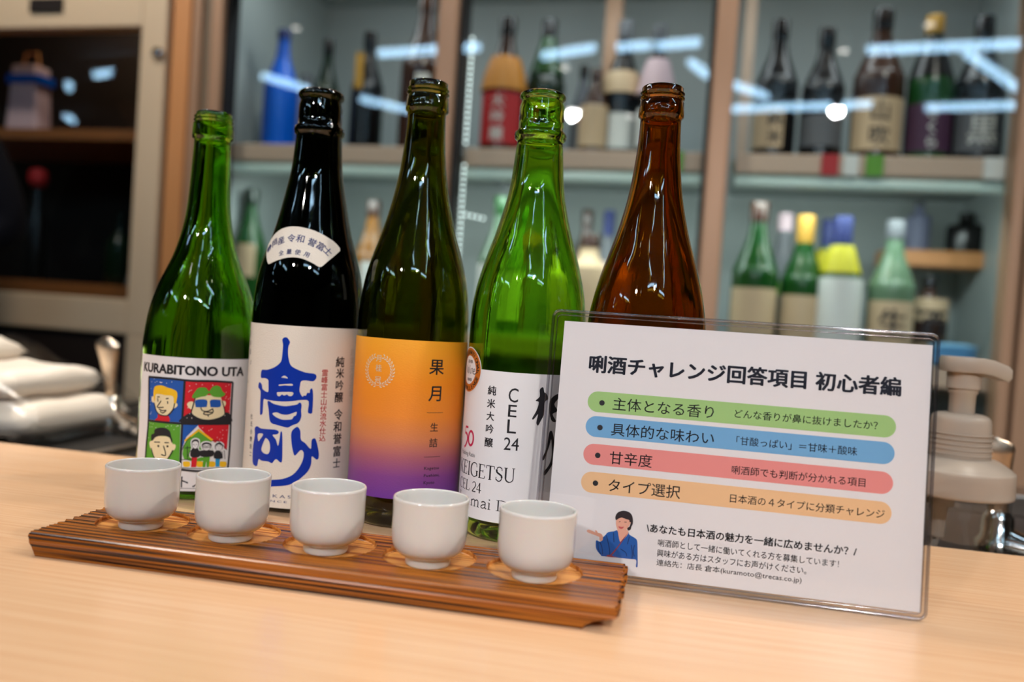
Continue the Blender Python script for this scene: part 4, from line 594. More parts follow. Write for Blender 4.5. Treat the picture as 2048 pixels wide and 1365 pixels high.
def fair(P):
    """outer profile: heel and mouth as given, body to neck resampled and smoothed so reflections run clean"""
    ie = next(i for i in range(9, len(P)) if P[i+1][0] > P[i][0] + .8)
    heel, mid, mouth = P[:8], P[7:ie+1], P[ie+1:]
    def at(z):
        for (r0, z0), (r1, z1) in zip(mid, mid[1:]):
            if z0 <= z <= z1: return r0 + (r1-r0)*(z-z0)/max(z1-z0, 1e-6)
        return mid[-1][0] if z > mid[-1][1] else mid[0][0]
    z0, z1 = mid[0][1], mid[-1][1]; n = 90; zz = [z0 + (z1-z0)*i/n for i in range(n+1)]
    out = []
    for z in zz:
        sw = sr = 0
        for k in range(-12, 13):
            w = math.exp(-(k/5)**2); dz = k*1.5; d = min(abs(dz), z-z0, z1-z)*(1 if dz > 0 else -1); sr += w*at(z + d); sw += w
        out.append((sr/sw, z))
    return [heel[0]] + smoothprof(heel[1:], 3)[:-1] + out + mouth
def bottle(key, label, gm, wall=2.6):
    x, y, R = BC[key]; root = thing('sake_bottle', label, 'bottle', (x, y, 0), group='empty bottles standing behind the tray')
    P = list(PROF[key]); S = [P[0]] + smoothprof(P[1:26 if key in ('b1', 'b3', 'b5') else 24], 3)[:] + P[26 if key in ('b1', 'b3', 'b5') else 24:]
    inner = []
    S = fair(P)
    body = [q for q in S if q[1] >= 18 and q[1] < 280 and q[0] > 12]
    top = P[-1]
    for r, z in body:
        if z < 20 or r < 13.2 and z > 270: continue
        t = min(1, max(0, (z-150)/100)); inner.append((r - (2.6 + .9*t), z))
    inner = [q for q in inner if q[1] < 268]
    inner = [(top[0]-1.5, top[1]-.8), (top[0]-2.6, top[1]-3), (inner[-1][0], top[1]-12)] + inner[::-1] + [(inner[0][0]-1.5, 14.5), (inner[0][0]-5, 11.5), (28, 12.5), (18, 15), (0, 17)]
    bm = bmesh.new(); lathe(bm, [(a/1000, b/1000) for a, b in S + inner], 96)
    bmesh.ops.recalc_face_normals(bm, faces=bm.faces)
    mesh_obj('bottle_glass', bm, gm, root, smooth=60); return root
def label_body(root, key, s0, s1, z0, z1, m, corner=0):
    R = BC[key][2]; bm = bmesh.new(); n = int((s1-s0)/1.25); prev = None
    for k in range(n+1):
        s = s0 + (s1-s0)*k/n; e = min(s-s0, s1-s); dz = 0 if e >= corner else corner - math.sqrt(max(0, corner**2 - (corner-e)**2))
        th = s/R; c = [bm.verts.new((r*sin(th)/1000, -r*cos(th)/1000, z/1000)) for r, z in ((R+.3, z0+dz), (R+.3, z1-dz), (R+.12, z1-dz), (R+.12, z0+dz))]
        if prev:
            for i in range(4): bm.faces.new((prev[i], c[i], c[(i+1) % 4], prev[(i+1) % 4]))
        else: bm.faces.new(c)
        prev = c
    bm.faces.new(prev[::-1]); bmesh.ops.recalc_face_normals(bm, faces=bm.faces)
    return mesh_obj('front_label', bm, m, root, smooth=50)
def printed(name, bm, mats, parent, key):
    wrap(bm, BC[key][2]); return mesh_obj(name, bm, mats, parent)
B1 = bottle('b1', 'bright green empty bottle with cartoon portrait label, far left', 'glass_green')
B2 = bottle('b2', 'black glass bottle with cream label and blue brushed characters', 'glass_black')
B3 = bottle('b3', 'dark olive bottle with orange to purple gradient label', 'glass_olive')
B4 = bottle('b4', 'green bottle with white label and round copper medal sticker', 'glass_lime')
B5 = bottle('b5', 'amber brown empty bottle standing behind the plastic card sleeve', 'glass_amber')

# --- label 1: portraits
lb = label_body(B1, 'b1', -28.9, 66.2, 8, 106.2, 'label_white')
d = D['b1']; bm = bmesh.new(); t = d['title']; text(bm, 'KURABITONO UTA', t[0][0], t[1][0], t[0][1], 100.6, 0, .08, bold=.042, base=True); printed('title_lettering', bm, 'ink_black', lb, 'b1')
bm = bmesh.new(); text(bm, 'クラビトノウタ', -15.5, 50.5, 10.7, 19.2, 0, .08, bold=.012); stroke(bm, [(-14, 10), (49, 10)], .35, 0, .08); printed('lower_lettering', bm, 'ink_black', lb, 'b1')
ART = ['art_red', 'art_blue', 'art_green', 'art_yellow', 'art_skin', 'ink_black', 'art_cyan', 'art_white']
RED, BLU, GRN, YEL, SKN, BLK, CYN, WHT = range(8)
bm = bmesh.new(); l1, l2, l3, l4, l5, l6 = .06, .12, .18, .24, .30, .36
for k, c in (('red', RED), ('blue', BLU), ('green', GRN), ('white4', WHT)): poly(bm, d[k], c, l1, round_=False)
for k, c in (('blue4', BLU), ('red4', RED)): poly(bm, d[k], c, l2, round_=False)
for k, c in (('ear1', SKN), ('ear2', SKN), ('ear3', SKN)):
    for q in d[k]: poly(bm, q, c, l2)
poly(bm, d['collar'], RED, l2); poly(bm, d['face1'], SKN, l3); poly(bm, d['hair1'], YEL, l4)
poly(bm, d['black2'], BLK, l2); poly(bm, d['face2'], SKN, l3); poly(bm, d['hair2'], GRN, l4)
for q in d['glasses']: poly(bm, q, BLU, l4)
poly(bm, d['face3'], SKN, l3); poly(bm, d['hair3'], BLK, l4)
poly(bm, d['house'], GRN, l3); poly(bm, d['roof'], YEL, l4, round_=False)
for q in d['ground']: poly(bm, q, YEL, l2)
for f, leg in zip(d['figs'], (RED, GRN, CYN)):
    cx = sum(p[0] for p in f[0])/len(f[0]); cy = sum(p[1] for p in f[0])/len(f[0])
    poly(bm, [(cx + (p[0]-cx)*1.3, cy + (p[1]-cy)*1.3) for p in f[0]], WHT, l4); poly(bm, f[0], BLK, l5); poly(bm, [(cx + (p[0]-cx)*.8, cy - .6 + (p[1]-cy)*.75) for p in f[0]], WHT, l6)
    c2 = [sum(p[i] for p in f[1])/len(f[1]) for i in (0, 1)]
    poly(bm, [(c2[0] + (p[0]-c2[0])*1.2, c2[1] + (p[1]-c2[1])*1.15) for p in f[1]], WHT, l4); poly(bm, f[1], BLK, l5); poly(bm, f[2], leg, l5, round_=False)
    for s_ in (-.9, .9): disc(bm, (cx + s_*.6, cy - .2), .16, BLK, .42, 8)
    stroke(bm, [(cx - .5, cy - 1.3), (cx, cy - 1.5), (cx + .5, cy - 1.3)], .18, BLK, .42)
for q in d['bold']: stroke(bm, q, 1.5, BLK, l5)
for i, q in enumerate(d['lines']): stroke(bm, q, .72 if i < 17 else .45, BLK, .42)
for q in d['dots']: disc(bm, q, .8, BLK, .42, 12)
rnd = random.Random(5)
for k in range(70):
    x, y = rnd.choice([(rnd.uniform(-14, 13), rnd.uniform(86, 89)), (rnd.uniform(15, 48), rnd.uniform(85, 89)), (rnd.uniform(-14, -11), rnd.uniform(26, 88)), (rnd.uniform(44, 48), rnd.uniform(60, 88)), (rnd.uniform(-13, 12), rnd.uniform(53, 57)), (rnd.uniform(28, 47), rnd.uniform(46, 56)), (rnd.uniform(17, 21), rnd.uniform(62, 88))])
    poly(bm, [(x, y), (x + .5, y + .15), (x + .35, y - .5), (x - .1, y - .3)], WHT, l2, round_=False)
printed('portrait_print', bm, ART, lb, 'b1')

# --- label 2: blue calligraphy
lb = label_body(B2, 'b2', -62, 74, 4.8, 135.3, 'label_cream'); d = D['b2']
bm = bmesh.new()
poly(bm, d['k1'], 0, .1, d['k1h']); poly(bm, d['k2'], 0, .1, d['k2h']); poly(bm, d['k3'], 0, .1, d['k3h']); poly(bm, d['k4'], 0, .1)
printed('brushed_characters', bm, 'ink_blue', lb, 'b2')
def vert(bm, items, lay=.1, bold=.0, wx=.95):
    for ch, x, y, h in items: glyph(bm, ch, x, y, h*1.04, 0, lay, bold, wx=wx)
bm = bmesh.new(); vert(bm, d['blk'], bold=.022); printed('black_lettering', bm, 'ink_black', lb, 'b2')
bm = bmesh.new(); vert(bm, d['sm'][:5], wx=.8, bold=.014); text(bm, '720ml', -40, -36, 90.4, 93.2, 0, .1); printed('volume_lettering', bm, 'ink_black', lb, 'b2')
bm = bmesh.new(); vert(bm, d['sm'][5:], wx=.8, bold=.014); printed('brewer_lettering', bm, 'ink_black', lb, 'b2')
bm = bmesh.new(); vert(bm, d['red'], bold=.013); printed('red_lettering', bm, 'ink_red', lb, 'b2')
bm = bmesh.new(); vert(bm, d['emb'], bold=.004); printed('embossed_lettering', bm, 'emboss_shade', lb, 'b2')
bm = bmesh.new(); t = d['lat']
cxl = 11.5
text(bm, 'TAKASAGO', cxl-21, cxl+21, t[0][1]-.2, t[2][1]-.3, 0, .1, base=True, space=1.4, bold=.002); text(bm, 'SINCE 1830', cxl-17.5, cxl+17.5, t[3][1], t[5][1]-.1, 0, .1, base=True, space=1.4, bold=.006)
printed('blue_lettering', bm, 'ink_navy', lb, 'b2')
stroke_bm = bmesh.new(); stroke(stroke_bm, [(-37.5, 137.5), (-38.2, 134), (-39.5, 127)], .7, 0, .15, taper=True)
printed('torn_fibre', stroke_bm, 'c_red', lb, 'b2')
# shoulder fan label, wrapped on the cone of the shoulder
SP = [q for q in PROF['b2'] if q[1] > 100]
def rad2(z):
    for (r0, z0), (r1, z1) in zip(SP, SP[1:]):
        if z0 <= z <= z1: return r0 + (r1-r0)*(z-z0)/(z1-z0)
    return 30
def fanwrap(bm, off):
    for ax, st in ((0, .08), (1, 2.0)):
        vals = [v.co[ax] for v in bm.verts]; x = math.floor(min(vals)/st)*st + st
        while x < max(vals):
            co = [0, 0, 0]; no = [0, 0, 0]; co[ax] = x; no[ax] = 1
            bmesh.ops.bisect_plane(bm, geom=bm.verts[:] + bm.edges[:] + bm.faces[:], plane_co=co, plane_no=no, dist=1e-6); x += st
    for v in bm.verts:
        th, z = v.co.x, v.co.y; r = (rad2(z) + off + v.co.z)/1000; v.co = (r*sin(th), -r*cos(th), z/1000)
f = D['fan']; bm = bmesh.new(); poly(bm, [(q[0], q[1]) for q in f['o']], 0, 0, round_=False); fanwrap(bm, .38)
r_ = bmesh.ops.extrude_face_region(bm, geom=bm.faces[:]); 
for v in [g for g in r_['geom'] if isinstance(g, bmesh.types.BMVert)]: v.co *= 1; v.co.x *= .994; v.co.y *= .994
bmesh.ops.recalc_face_normals(bm, faces=bm.faces); fl = mesh_obj('shoulder_label', bm, 'label_cream', B2, label='fan shaped cream shoulder label')
bm = bmesh.new()
for ch, t0, z0, t1, z1, h in f['ch']:
    r0 = rad2(z0); sa = {'静': -23.2, '岡': -17.0, '産': -10.0}.get(ch, t0*r0); t0 = sa/r0
    a = -radians((sa - 2.5)*1.9); H_ = 6.3 if h > 60 else 4.2
    def g(u, w, t0=t0, z0=z0, a=a, r0=r0): return (t0 + (u*cos(a) - w*sin(a))/r0, z0 + (u*sin(a) + w*cos(a))*.95, 0)
    glyph(bm, ch, 0, 0, H_, 0, 0, bold=.014, f=g)
fanwrap(bm, .50); mesh_obj('shoulder_lettering', bm, 'ink_navy', fl)

# --- label 3: gradient
lb = label_body(B3, 'b3', -62, 69, 22.4, 131.6, 'label_sunset'); d = D['b3']
bm = bmesh.new()
for ch, x, y, h in d['v']: glyph(bm, ch, x, y, h*1.06, 0, .1, .012 if h > 8 else .012)
for a, b in d['l']: stroke(bm, [(26.8, a[1]), (39.4, a[1])], .28, 0, .1)
for t, a, b, x1, y1 in d['lat']: text(bm, t, a, x1, b, y1, 0, .1, bold=.018, base=True, space=1.1)
printed('black_lettering', bm, 'ink_black', lb, 'b3')
bm = bmesh.new(); cx, cy = -9.0, 109.2
for sgn in (-1, 1):
    for k in range(13):
        a = -pi/2 + sgn*(.12 + k*.215); px_, py_ = cx + 10.6*cos(a), cy + 10.2*sin(a)
        for side in (-1, 1):
            b = a + sgn*(pi/2) - sgn*side*.5; ln = 2.1; c = (px_ + ln*.6*cos(b) + side*.5*cos(a), py_ + ln*.6*sin(b) + side*.5*sin(a))
            q = [(c[0] + ln*.5*cos(b)*cos(t) - .42*sin(b)*sin(t), c[1] + ln*.5*sin(b)*cos(t) + .42*cos(b)*sin(t)) for t in [2*pi*i/8 for i in range(8)]]
            bm.faces.new([bm.verts.new((*p, .1)) for p in (q if True else q)])
    stroke(bm, [(cx + 10.6*cos(-pi/2 + sgn*t), cy + 10.2*sin(-pi/2 + sgn*t)) for t in [i*.28 for i in range(11)]], .25, 0, .1)
for (ch, x, y, h) in d['wk']: glyph(bm, ch, cx, y, 5.0, 0, .1, .012, wx=1)
printed('wreath_emblem', bm, 'ink_silver', lb, 'b3')
lb2 = bmesh.new()
tl = []
for k in range(9):
    th = -1.45 + .10*k/8
    tl.append(th)
pv = None
for th in tl:
    c = []
    for z in (158, 166, 174, 182):
        r = 0
        for (r0, z0), (r1, z1) in zip(PROF['b3'][9:], PROF['b3'][10:]):
            if z0 <= z <= z1: r = r0 + (r1-r0)*(z-z0)/(z1-z0)
        r = (r+.35)/1000; c.append(lb2.verts.new((r*sin(th), -r*cos(th), z/1000)))
    if pv:
        for i in range(3): lb2.faces.new((pv[i], c[i], c[i+1], pv[i+1]))
    pv = c
mesh_obj('side_sticker', lb2, 'label_cream', B3, smooth=True)

# --- label 4: white with medal
lb = label_body(B4, 'b4', -60, 74, 14.8, 115.4, 'label_white'); d = D['b4']
bm = bmesh.new()
for ch, x, y, h in d['v']: glyph(bm, ch, -13, y, h*1.08, 0, .1, .024)
printed('grade_lettering', bm, 'ink_black', lb, 'b4'); bm = bmesh.new()
for t, x0, y0, x1, y1 in d['big'][:4]: text(bm, t, x0, x1, y0, y1, 0, .1, bold=.004 if t != 'L' else .004, base=True)
printed('column_lettering', bm, 'ink_black', lb, 'b4'); bm = bmesh.new()
for q in d['kg']: poly(bm, q, 0, .1)
printed('brushed_characters', bm, 'ink_black', lb, 'b4')
# roman letters with serifs, drawn from thick and thin strokes on a unit cap height
def serif(bm, s, x0, x1, y0, h, mi=0, lay=.1, w=.11, thin=.045):
    A = lambda cx, cy, rx, ry, a0, a1, n=14: [(cx + rx*cos(radians(a0 + (a1-a0)*i/n)), cy + ry*sin(radians(a0 + (a1-a0)*i/n))) for i in range(n+1)]
    V = lambda x, y0_=0, y1_=1, ww=w: ('s', [(x, y0_), (x, y1_)], ww)
    Sf = lambda x, y, r=.12: ('s', [(x-r, y), (x+r, y)], thin)
    T = lambda p, ww=thin: ('s', p, ww)
    Gl = {
     'K': (.78, [V(.14), Sf(.14, .02), Sf(.14, .98), T([(.62, .97), (.2, .45)]), T([(.3, .55), (.68, .03)], w), Sf(.62, .98, .1), Sf(.68, .02, .1)]),
     'E': (.66, [V(.14), T([(.02, .02), (.56, .02)]), T([(.02, .98), (.54, .98)]), T([(.14, .52), (.42, .52)]), T([(.55, .02), (.58, .2)]), T([(.54, .98), (.55, .82)]), T([(.42, .42), (.42, .62)])]),
     'I': (.34, [V(.16), Sf(.16, .02), Sf(.16, .98)]),
     'G': (.84, [T(A(.44, .5, .36, .5, 52, 150), thin*1.3), T(A(.44, .5, .36, .5, 130, 240), w), T(A(.44, .5, .36, .5, 230, 315), thin*1.3), V(.70, .06, .42), Sf(.70, .42, .11), T([(.66, .9), (.68, .7)])]),
     'T': (.72, [V(.34), Sf(.34, .02), T([(.03, .98), (.65, .98)]), T([(.04, .98), (.03, .78)]), T([(.64, .98), (.65, .78)])]),
     'S': (.58, [T(A(.29, .74, .20, .25, 35, 150), thin*1.4), T([(.10, .82), (.13, .62), (.30, .5), (.46, .38), (.48, .22)], w), T(A(.28, .25, .20, .26, -10, -150), thin*1.4), T([(.47, .93), (.48, .73)]), T([(.08, .05), (.08, .27)])]),
     'U': (.84, [V(.17, .25, 1), T(A(.43, .28, .26, .28, 180, 270), w*.8), T(A(.43, .28, .26, .28, 270, 360), thin*1.3), T([(.69, .28), (.69, 1)], thin*1.2), Sf(.17, .98), Sf(.69, .98, .1)]),
     'C': (.76, [T(A(.42, .5, .35, .5, 48, 140), thin*1.3), T(A(.42, .5, .35, .5, 125, 240), w), T(A(.42, .5, .35, .5, 230, 312), thin*1.3), T([(.65, .92), (.66, .7)])]),
     'L': (.62, [V(.14), Sf(.14, .98), T([(.02, .02), (.56, .02)]), T([(.56, .02), (.59, .24)])]),
     'J': (.38, [V(.2, -.1, 1), Sf(.2, .98), T([(.2, -.05), (.12, -.2), (0, -.2)], w*.7)]),
     'D': (.86, [V(.14), T([(.02, .02), (.3, .02)]), T([(.02, .98), (.3, .98)]), T(A(.3, .5, .44, .48, 90, 40), thin*1.4), T(A(.3, .5, .44, .48, 50, -50), w), T(A(.3, .5, .44, .48, -40, -90), thin*1.4)]),
     'P': (.62, [V(.14), Sf(.14, .02), T([(.02, .98), (.28, .98)]), T(A(.26, .74, .26, .24, 90, -90), w*.8), T([(.14, .5), (.28, .5)])]),
     'R': (.74, [V(.14), Sf(.14, .02), T([(.02, .98), (.28, .98)]), T(A(.26, .74, .24, .24, 90, -90), w*.8), T([(.14, .5), (.28, .5)]), T([(.3, .5), (.66, .03)], w), Sf(.66, .02, .08)]),
     '2': (.56, [T(A(.27, .72, .20, .26, 160, 20), thin*1.6), T([(.47, .8), (.46, .62), (.3, .36), (.06, .06)], w*.8), T([(.06, .05), (.5, .05)], w*.8)]),
     '4': (.58, [V(.38), T([(.38, .98), (.04, .32)]), T([(.03, .3), (.55, .3)], thin*1.3)]),
     '5': (.54, [T([(.12, .95), (.48, .95)], w*.8), T([(.12, .95), (.09, .55)]), T([(.09, .56), (.25, .60), (.43, .45), (.45, .2), (.25, -.12), (.08, -.22)], w*.9)]),
     '0': (.62, [T(A(.3, .38, .25, .40, 60, 300), w*.9), T(A(.3, .38, .25, .40, -65, 65), w*.9)]),
     'a': (.5, [T([(.08, .54), (.2, .64), (.34, .58), (.36, .42), (.36, .08), (.46, .02)], w*.8), T([(.36, .38), (.14, .3), (.06, .14), (.16, .01), (.34, .12)], w*.7)]),
     'i': (.28, [V(.13, 0, .62, w*.85), Sf(.13, .02, .1), T([(.03, .6), (.13, .62)]), T([(.12, .84), (.15, .94)], w*1.1)]),
     'm': (.88, [V(.13, 0, .62, w*.8), T([(.13, .5), (.28, .64), (.40, .55), (.41, 0)], w*.8), T([(.41, .5), (.56, .64), (.69, .55), (.70, 0)], w*.8), Sf(.13, .02, .09), Sf(.41, .02, .09), Sf(.70, .02, .09)]),
     'n': (.6, [V(.13, 0, .62, w*.8), T([(.13, .5), (.28, .64), (.42, .55), (.43, 0)], w*.8), Sf(.13, .02, .09), Sf(.43, .02, .09)]),
     'u': (.6, [T([(.13, .62), (.13, .15), (.25, .0), (.42, .12)], w*.8), V(.43, 0, .62, w*.8), T([(.03, .61), (.13, .62)])]),
     'g': (.52, [T(A(.24, .42, .16, .2, 0, 360, 18), w*.6), T(A(.24, .02, .19, .14, 90, 430, 18), w*.5), T([(.36, .56), (.48, .62)])]),
     'o': (.54, [T(A(.26, .31, .2, .31, 0, 360, 18), w*.8)]),
     'j': (.28, [T([(.15, .62), (.15, -.1), (0, -.22)], w*.8), T([(.13, .84), (.16, .94)], w)]),
     ' ': (.3, [])}
    tot = sum(Gl[c][0] for c in s); k = (x1-x0)/tot; x = x0
    for c in s:
        for _, pts, ww in Gl[c][1]:
            stroke(bm, [(x + p[0]*k, y0 + p[1]*h) for p in pts], ww*h*1.15, mi, lay)
        x += Gl[c][0]*k
bm = bmesh.new()
serif(bm, 'KEIGETSU', -45.5, 7.3, 42.8, 9.4); serif(bm, 'CEL 24', -43.8, -16.3, 32.4, 7.0); serif(bm, 'Junmai Daiginjo', -43.5, 38, 22.9, 7.2)
text(bm, 'Polishing Ratio', -43.5, -24.3, 55.6, 58.6, 0, .1, base=True)
printed('roman_lettering', bm, 'ink_black', lb, 'b4')
bm = bmesh.new(); serif(bm, '50', -40.5, -26.3, 63.2, 12.0, w=.13, thin=.05); printed('number_lettering', bm, 'ink_magenta', lb, 'b4')
# medal sticker
MC, MR = (-38.8, 113.8), 15.8
bm = bmesh.new(); disc(bm, MC, MR, 0, .30, 64); disc(bm, MC, MR-.7, 1, .36, 64); disc(bm, MC, MR*.62, 0, .42, 48)
def arc_text(s, r, a_mid, flip, h, mi):
    n = len(s); st = h*.72/r
    for i, ch in enumerate(s):
        a = a_mid - (i-(n-1)/2)*st*(1 if not flip else -1); b = a - pi/2 if not flip else a + pi/2
        glyph(bm, ch, MC[0] + r*cos(a), MC[1] + r*sin(a), h, mi, .46, .03, rot=b, f=(lambda u, w, a=a, b=b: (MC[0] + r*cos(a) + (u + h*.12)*cos(b) - w*sin(b), MC[1] + r*sin(a) + (u + h*.12)*sin(b) + w*cos(b), .46)))
arc_text('INTERNATIONAL', 12.4, pi/2 - .25, False, 3.9, 2); arc_text('CHALLENGE', 12.5, -pi/2 + .3, True, 3.9, 2)
text(bm, 'SILVER', -41.5, -33.5, 118.6, 120.8, 2, .46, bold=.02, base=True); text(bm, 'WINNER', -41.5, -33.5, 106.2, 108.4, 2, .46, bold=.02, base=True)
for q in ([(-44, 116.5), (-42.5, 111.5), (-41, 115.5), (-39.6, 111.3), (-37.5, 117.2)], [(-36.8, 114.8), (-36.6, 111.6), (-35.8, 111.8)], [(-35.2, 111.4), (-34.8, 114.6), (-33.4, 114.8), (-33.0, 111.5)], [(-32.0, 113.0), (-30.2, 113.6), (-30.8, 115), (-32, 114), (-31.8, 111.8), (-29.8, 111.6), (-26, 113.6)]): stroke(bm, q, .55, 2, .46)
ms = printed('medal_sticker', bm, ['label_white', 'ink_copper', 'ink_black'], B4, 'b4')
ms['label'] = 'round copper and white medal sticker'

# ------------------------------------------------------------------ card in its clear hard sleeve
def sign():
    a, t = .0246, .11596
    ex = Vector((cos(a), sin(a), 0)); n = Vector((-sin(a), cos(a), 0)); ey = Vector((0, 0, 1))*cos(t) + n*sin(t); ez = ex.cross(ey)
    O = Vector((-.08924, .4994, .00467))
    root = thing('card_sleeve', 'landscape printed card in a clear hard plastic sleeve leaning on bottles', 'sign', (0, 0, 0))
    M = Matrix((ex, ey, ez)).transposed().to_4x4(); M.translation = O + Vector((0, 0, Z0)); root.matrix_world = M
    X0, X1, Y0, Y1 = -8.1, 214.1, -4.6, 155.2
    def slab(bm, loop, z0, z1):
        lo = [bm.verts.new((x, y, z0)) for x, y in loop]; hi = [bm.verts.new((x, y, z1)) for x, y in loop]
        bm.faces.new(hi); bm.faces.new(lo[::-1])
        for i in range(len(loop)): bm.faces.new((lo[i], lo[(i+1) % len(loop)], hi[(i+1) % len(loop)], hi[i]))
    bm = bmesh.new(); slab(bm, rrect(X0+1, X1-1, Y0+1, Y1-1, 4), .95, .96); flat(bm); mesh_obj('front_sheet', bm, 'clear_plastic', root)
    bm = bmesh.new(); slab(bm, rrect(X0+1, X1-1, Y0+1, Y1-1, 4), -.96, -.95); flat(bm); mesh_obj('back_sheet', bm, 'clear_plastic', root)
    # welded rim: a flattened bead round the sleeve and a second inner seam
    def bead(bm, ins, w, h, r, ticks=0):
        lp = rrect(X0+ins, X1-ins, Y0+ins, Y1-ins, r, 8); m_ = len(lp); rings = []
        dense = []
        for i in range(m_):
            p, q = Vector(lp[i]), Vector(lp[(i+1) % m_]); k = max(1, int((q-p).length/ (1.1 if ticks else 6)))
            dense += [p + (q-p)*j/k for j in range(k)]
        m_ = len(dense)
        for i, p in enumerate(dense):
            d_ = (dense[(i+1) % m_] - dense[i-1]).normalized(); nn = Vector((-d_.y, d_.x)); hh = h*(1 + (.16 if ticks and i % 2 else 0))
            rings.append([bm.verts.new((p.x + nn.x*w*cos(s_), p.y + nn.y*w*cos(s_), hh*sin(s_))) for s_ in [2*pi*k/8 for k in range(8)]])
        for i in range(m_):
            for k in range(8): bm.faces.new((rings[i][k], rings[i][(k+1) % 8], rings[(i+1) % m_][(k+1) % 8], rings[(i+1) % m_][k]))
    bm = bmesh.new(); bead(bm, 1.0, 1.0, 1.35, 4.2, 1); bmesh.ops.recalc_face_normals(bm, faces=bm.faces); flat(bm); mesh_obj('welded_rim', bm, 'plastic_rim', root, smooth=True)
    bm = bmesh.new(); bead(bm, 3.6, .45, 1.15, 2.5); bmesh.ops.recalc_face_normals(bm, faces=bm.faces); flat(bm); mesh_obj('inner_seam', bm, 'plastic_rim', root, smooth=True)
    bm = bmesh.new(); slab(bm, [(0, 0), (210, 0), (210, 148), (0, 148)], -.1, .05); flat(bm); paper = mesh_obj('printed_card', bm, 'paper', root, label='white card printed with four coloured bars')
    s = D['sign']; l1, l2, l3, l4, l5 = .12, .2, .28, .36, .44
    for nm, q, c in zip(('green_bar', 'blue_bar', 'red_bar', 'orange_bar'), s['bars'], ('bar_green', 'bar_blue', 'bar_red', 'bar_orange')):
        x0, x1 = 18.2, 193; yc = (q[0][1] + q[3][1])/2; h = 6.25
        bm = bmesh.new(); bm.faces.new([bm.verts.new((x, y, l1)) for x, y in rrect(x0, x1, yc-h, yc+h, h-.01, 10)]); flat(bm); mesh_obj(nm, bm, c, paper)
    bm = bmesh.new()
    for x, y in s['bul']: disc(bm, (26.9, y), 1.65, 0, l2, 24)
    flat(bm); mesh_obj('bullet_dots', bm, 'ink_black', paper)
    nms = ['heading_text'] + ['bar_text']*8 + ['slogan_text'] + ['note_text']*3
    for i, ((tx, x0, y0, x1, y1, yt), nm) in enumerate(zip(s['txt'], nms)):
        bm = bmesh.new(); y = (y0+y1)/2
        if i in (2, 4, 6, 8): h = 5.0; y0_ = y - .4
        elif i in (1, 3, 5, 7): h = 7.6; y0_ = y
        elif i == 0: h = 10.5; y0_ = y
        elif i == 9: h = 5.0; y0_ = y
        else: h = 4.2; y0_ = y
        text(bm, tx, x0, x1, y0_, y0_ + h, 0, l2, bold=(.034 if i == 0 else .024 if i == 9 else .004), res=2)
        flat(bm); mesh_obj(nm, bm, 'ink_heading' if i == 0 else 'ink_black', paper)
    bm = bmesh.new()
    poly(bm, s['arm'], 0, l1); poly(bm, s['neck'], 0, l3); poly(bm, s['robe'], 1, l2); poly(bm, s['face'], 0, l4); poly(bm, s['hair'], 2, l5)
    poly(bm, s['trim'], 4, l4); poly(bm, s['belt'], 4, l4); poly(bm, s['mouth'], 5, l5)
    bm2 = [stroke(bm, q, .45, 3, l4 - .03) for q in s['lines']]
    for q in s['eyes']: stroke(bm, q, .3, 2, l5)
    flat(bm); mesh_obj('portrait_print', bm, ['photo_skin', 'photo_robe', 'photo_hair', 'photo_robe_dark', 'photo_trim', 'photo_lip'], paper, label='printed woman in a blue robe with one palm raised')
sign()

# ------------------------------------------------------------------ soap dispenser
root = thing('soap_dispenser', 'clear foam soap pump bottle with milky lid right of the card', 'dispenser', (.1975, .7475, -.032))
bm = bmesh.new(); lathe(bm, smoothprof([(0, .001), (.034, .001), (.039, .003), (.0405, .008), (.0405, .060), (.040, .066), (.036, .068)], 3), 64); mesh_obj('bottle_wall', bm, 'clear_bottle_wall', root, smooth=60)
bm = bmesh.new(); lathe(bm, [(0, .004), (.033, .004), (.037, .006), (.0385, .011), (.037, .013), (0, .008)], 48); mesh_obj('bottle_base', bm, 'clear_bottle_wall', root, smooth=60)
bm = bmesh.new(); lathe(bm, smoothprof([(.0385, .066), (.0420, .067), (.0422, .072), (.0420, .085), (.0405, .0875), (.036, .091), (.030, .0945), (.024, .096)], 3), 64); mesh_obj('bottle_lid', bm, 'milky_plastic', root, smooth=60)
bm = bmesh.new(); lathe(bm, smoothprof([(.0225, .094), (.0235, .096), (.0230, .110), (.0222, .124), (.0205, .1285), (.0165, .1305), (.010, .131)], 3), 64)
mesh_obj('screw_collar', bm, 'milky_plastic', root, smooth=60)
bm = bmesh.new()
for k in range(5): tube(bm, [(.0236*sin(2*pi*i/40), .0236*cos(2*pi*i/40), .099 + .004*k) for i in range(41)], .0006, 5, cap=False)
mesh_obj('collar_ridges', bm, 'milky_plastic', root, smooth=True)
bm = bmesh.new(); lathe(bm, [(.0095, .128), (.0098, .146), (.0108, .147), (.0110, .150), (.0128, .151), (.0128, .170), (0, .172)], 40); mesh_obj('pump_stem', bm, 'milky_plastic', root, smooth=50)
bm = bmesh.new()
head = [(-.018, .0), (-.017, .012), (-.010, .0165), (0, .018), (.010, .0165), (.020, .010), (.030, .006), (.034, .003), (.034, -.003), (.030, -.006), (.020, -.010), (.010, -.0165), (0, -.018), (-.010, -.0165), (-.017, -.012)]
rings = []
for zt, sc_ in ((.164, .94), (.167, 1), (.1735, 1), (.176, .93)):
    rings.append([bm.verts.new((x*sc_, y*sc_, zt - (.0055*max(0, (x-.016)/.018) if x > .016 else 0))) for x, y in head])
for a, b in zip(rings, rings[1:]):
    for i in range(len(head)): bm.faces.new((a[i], a[(i+1) % len(head)], b[(i+1) % len(head)], b[i]))
bm.faces.new(rings[0][::-1]); bm.faces.new(rings[-1]); bmesh.ops.recalc_face_normals(bm, faces=bm.faces)
mesh_obj('pump_head', bm, 'milky_plastic', root, smooth=50)
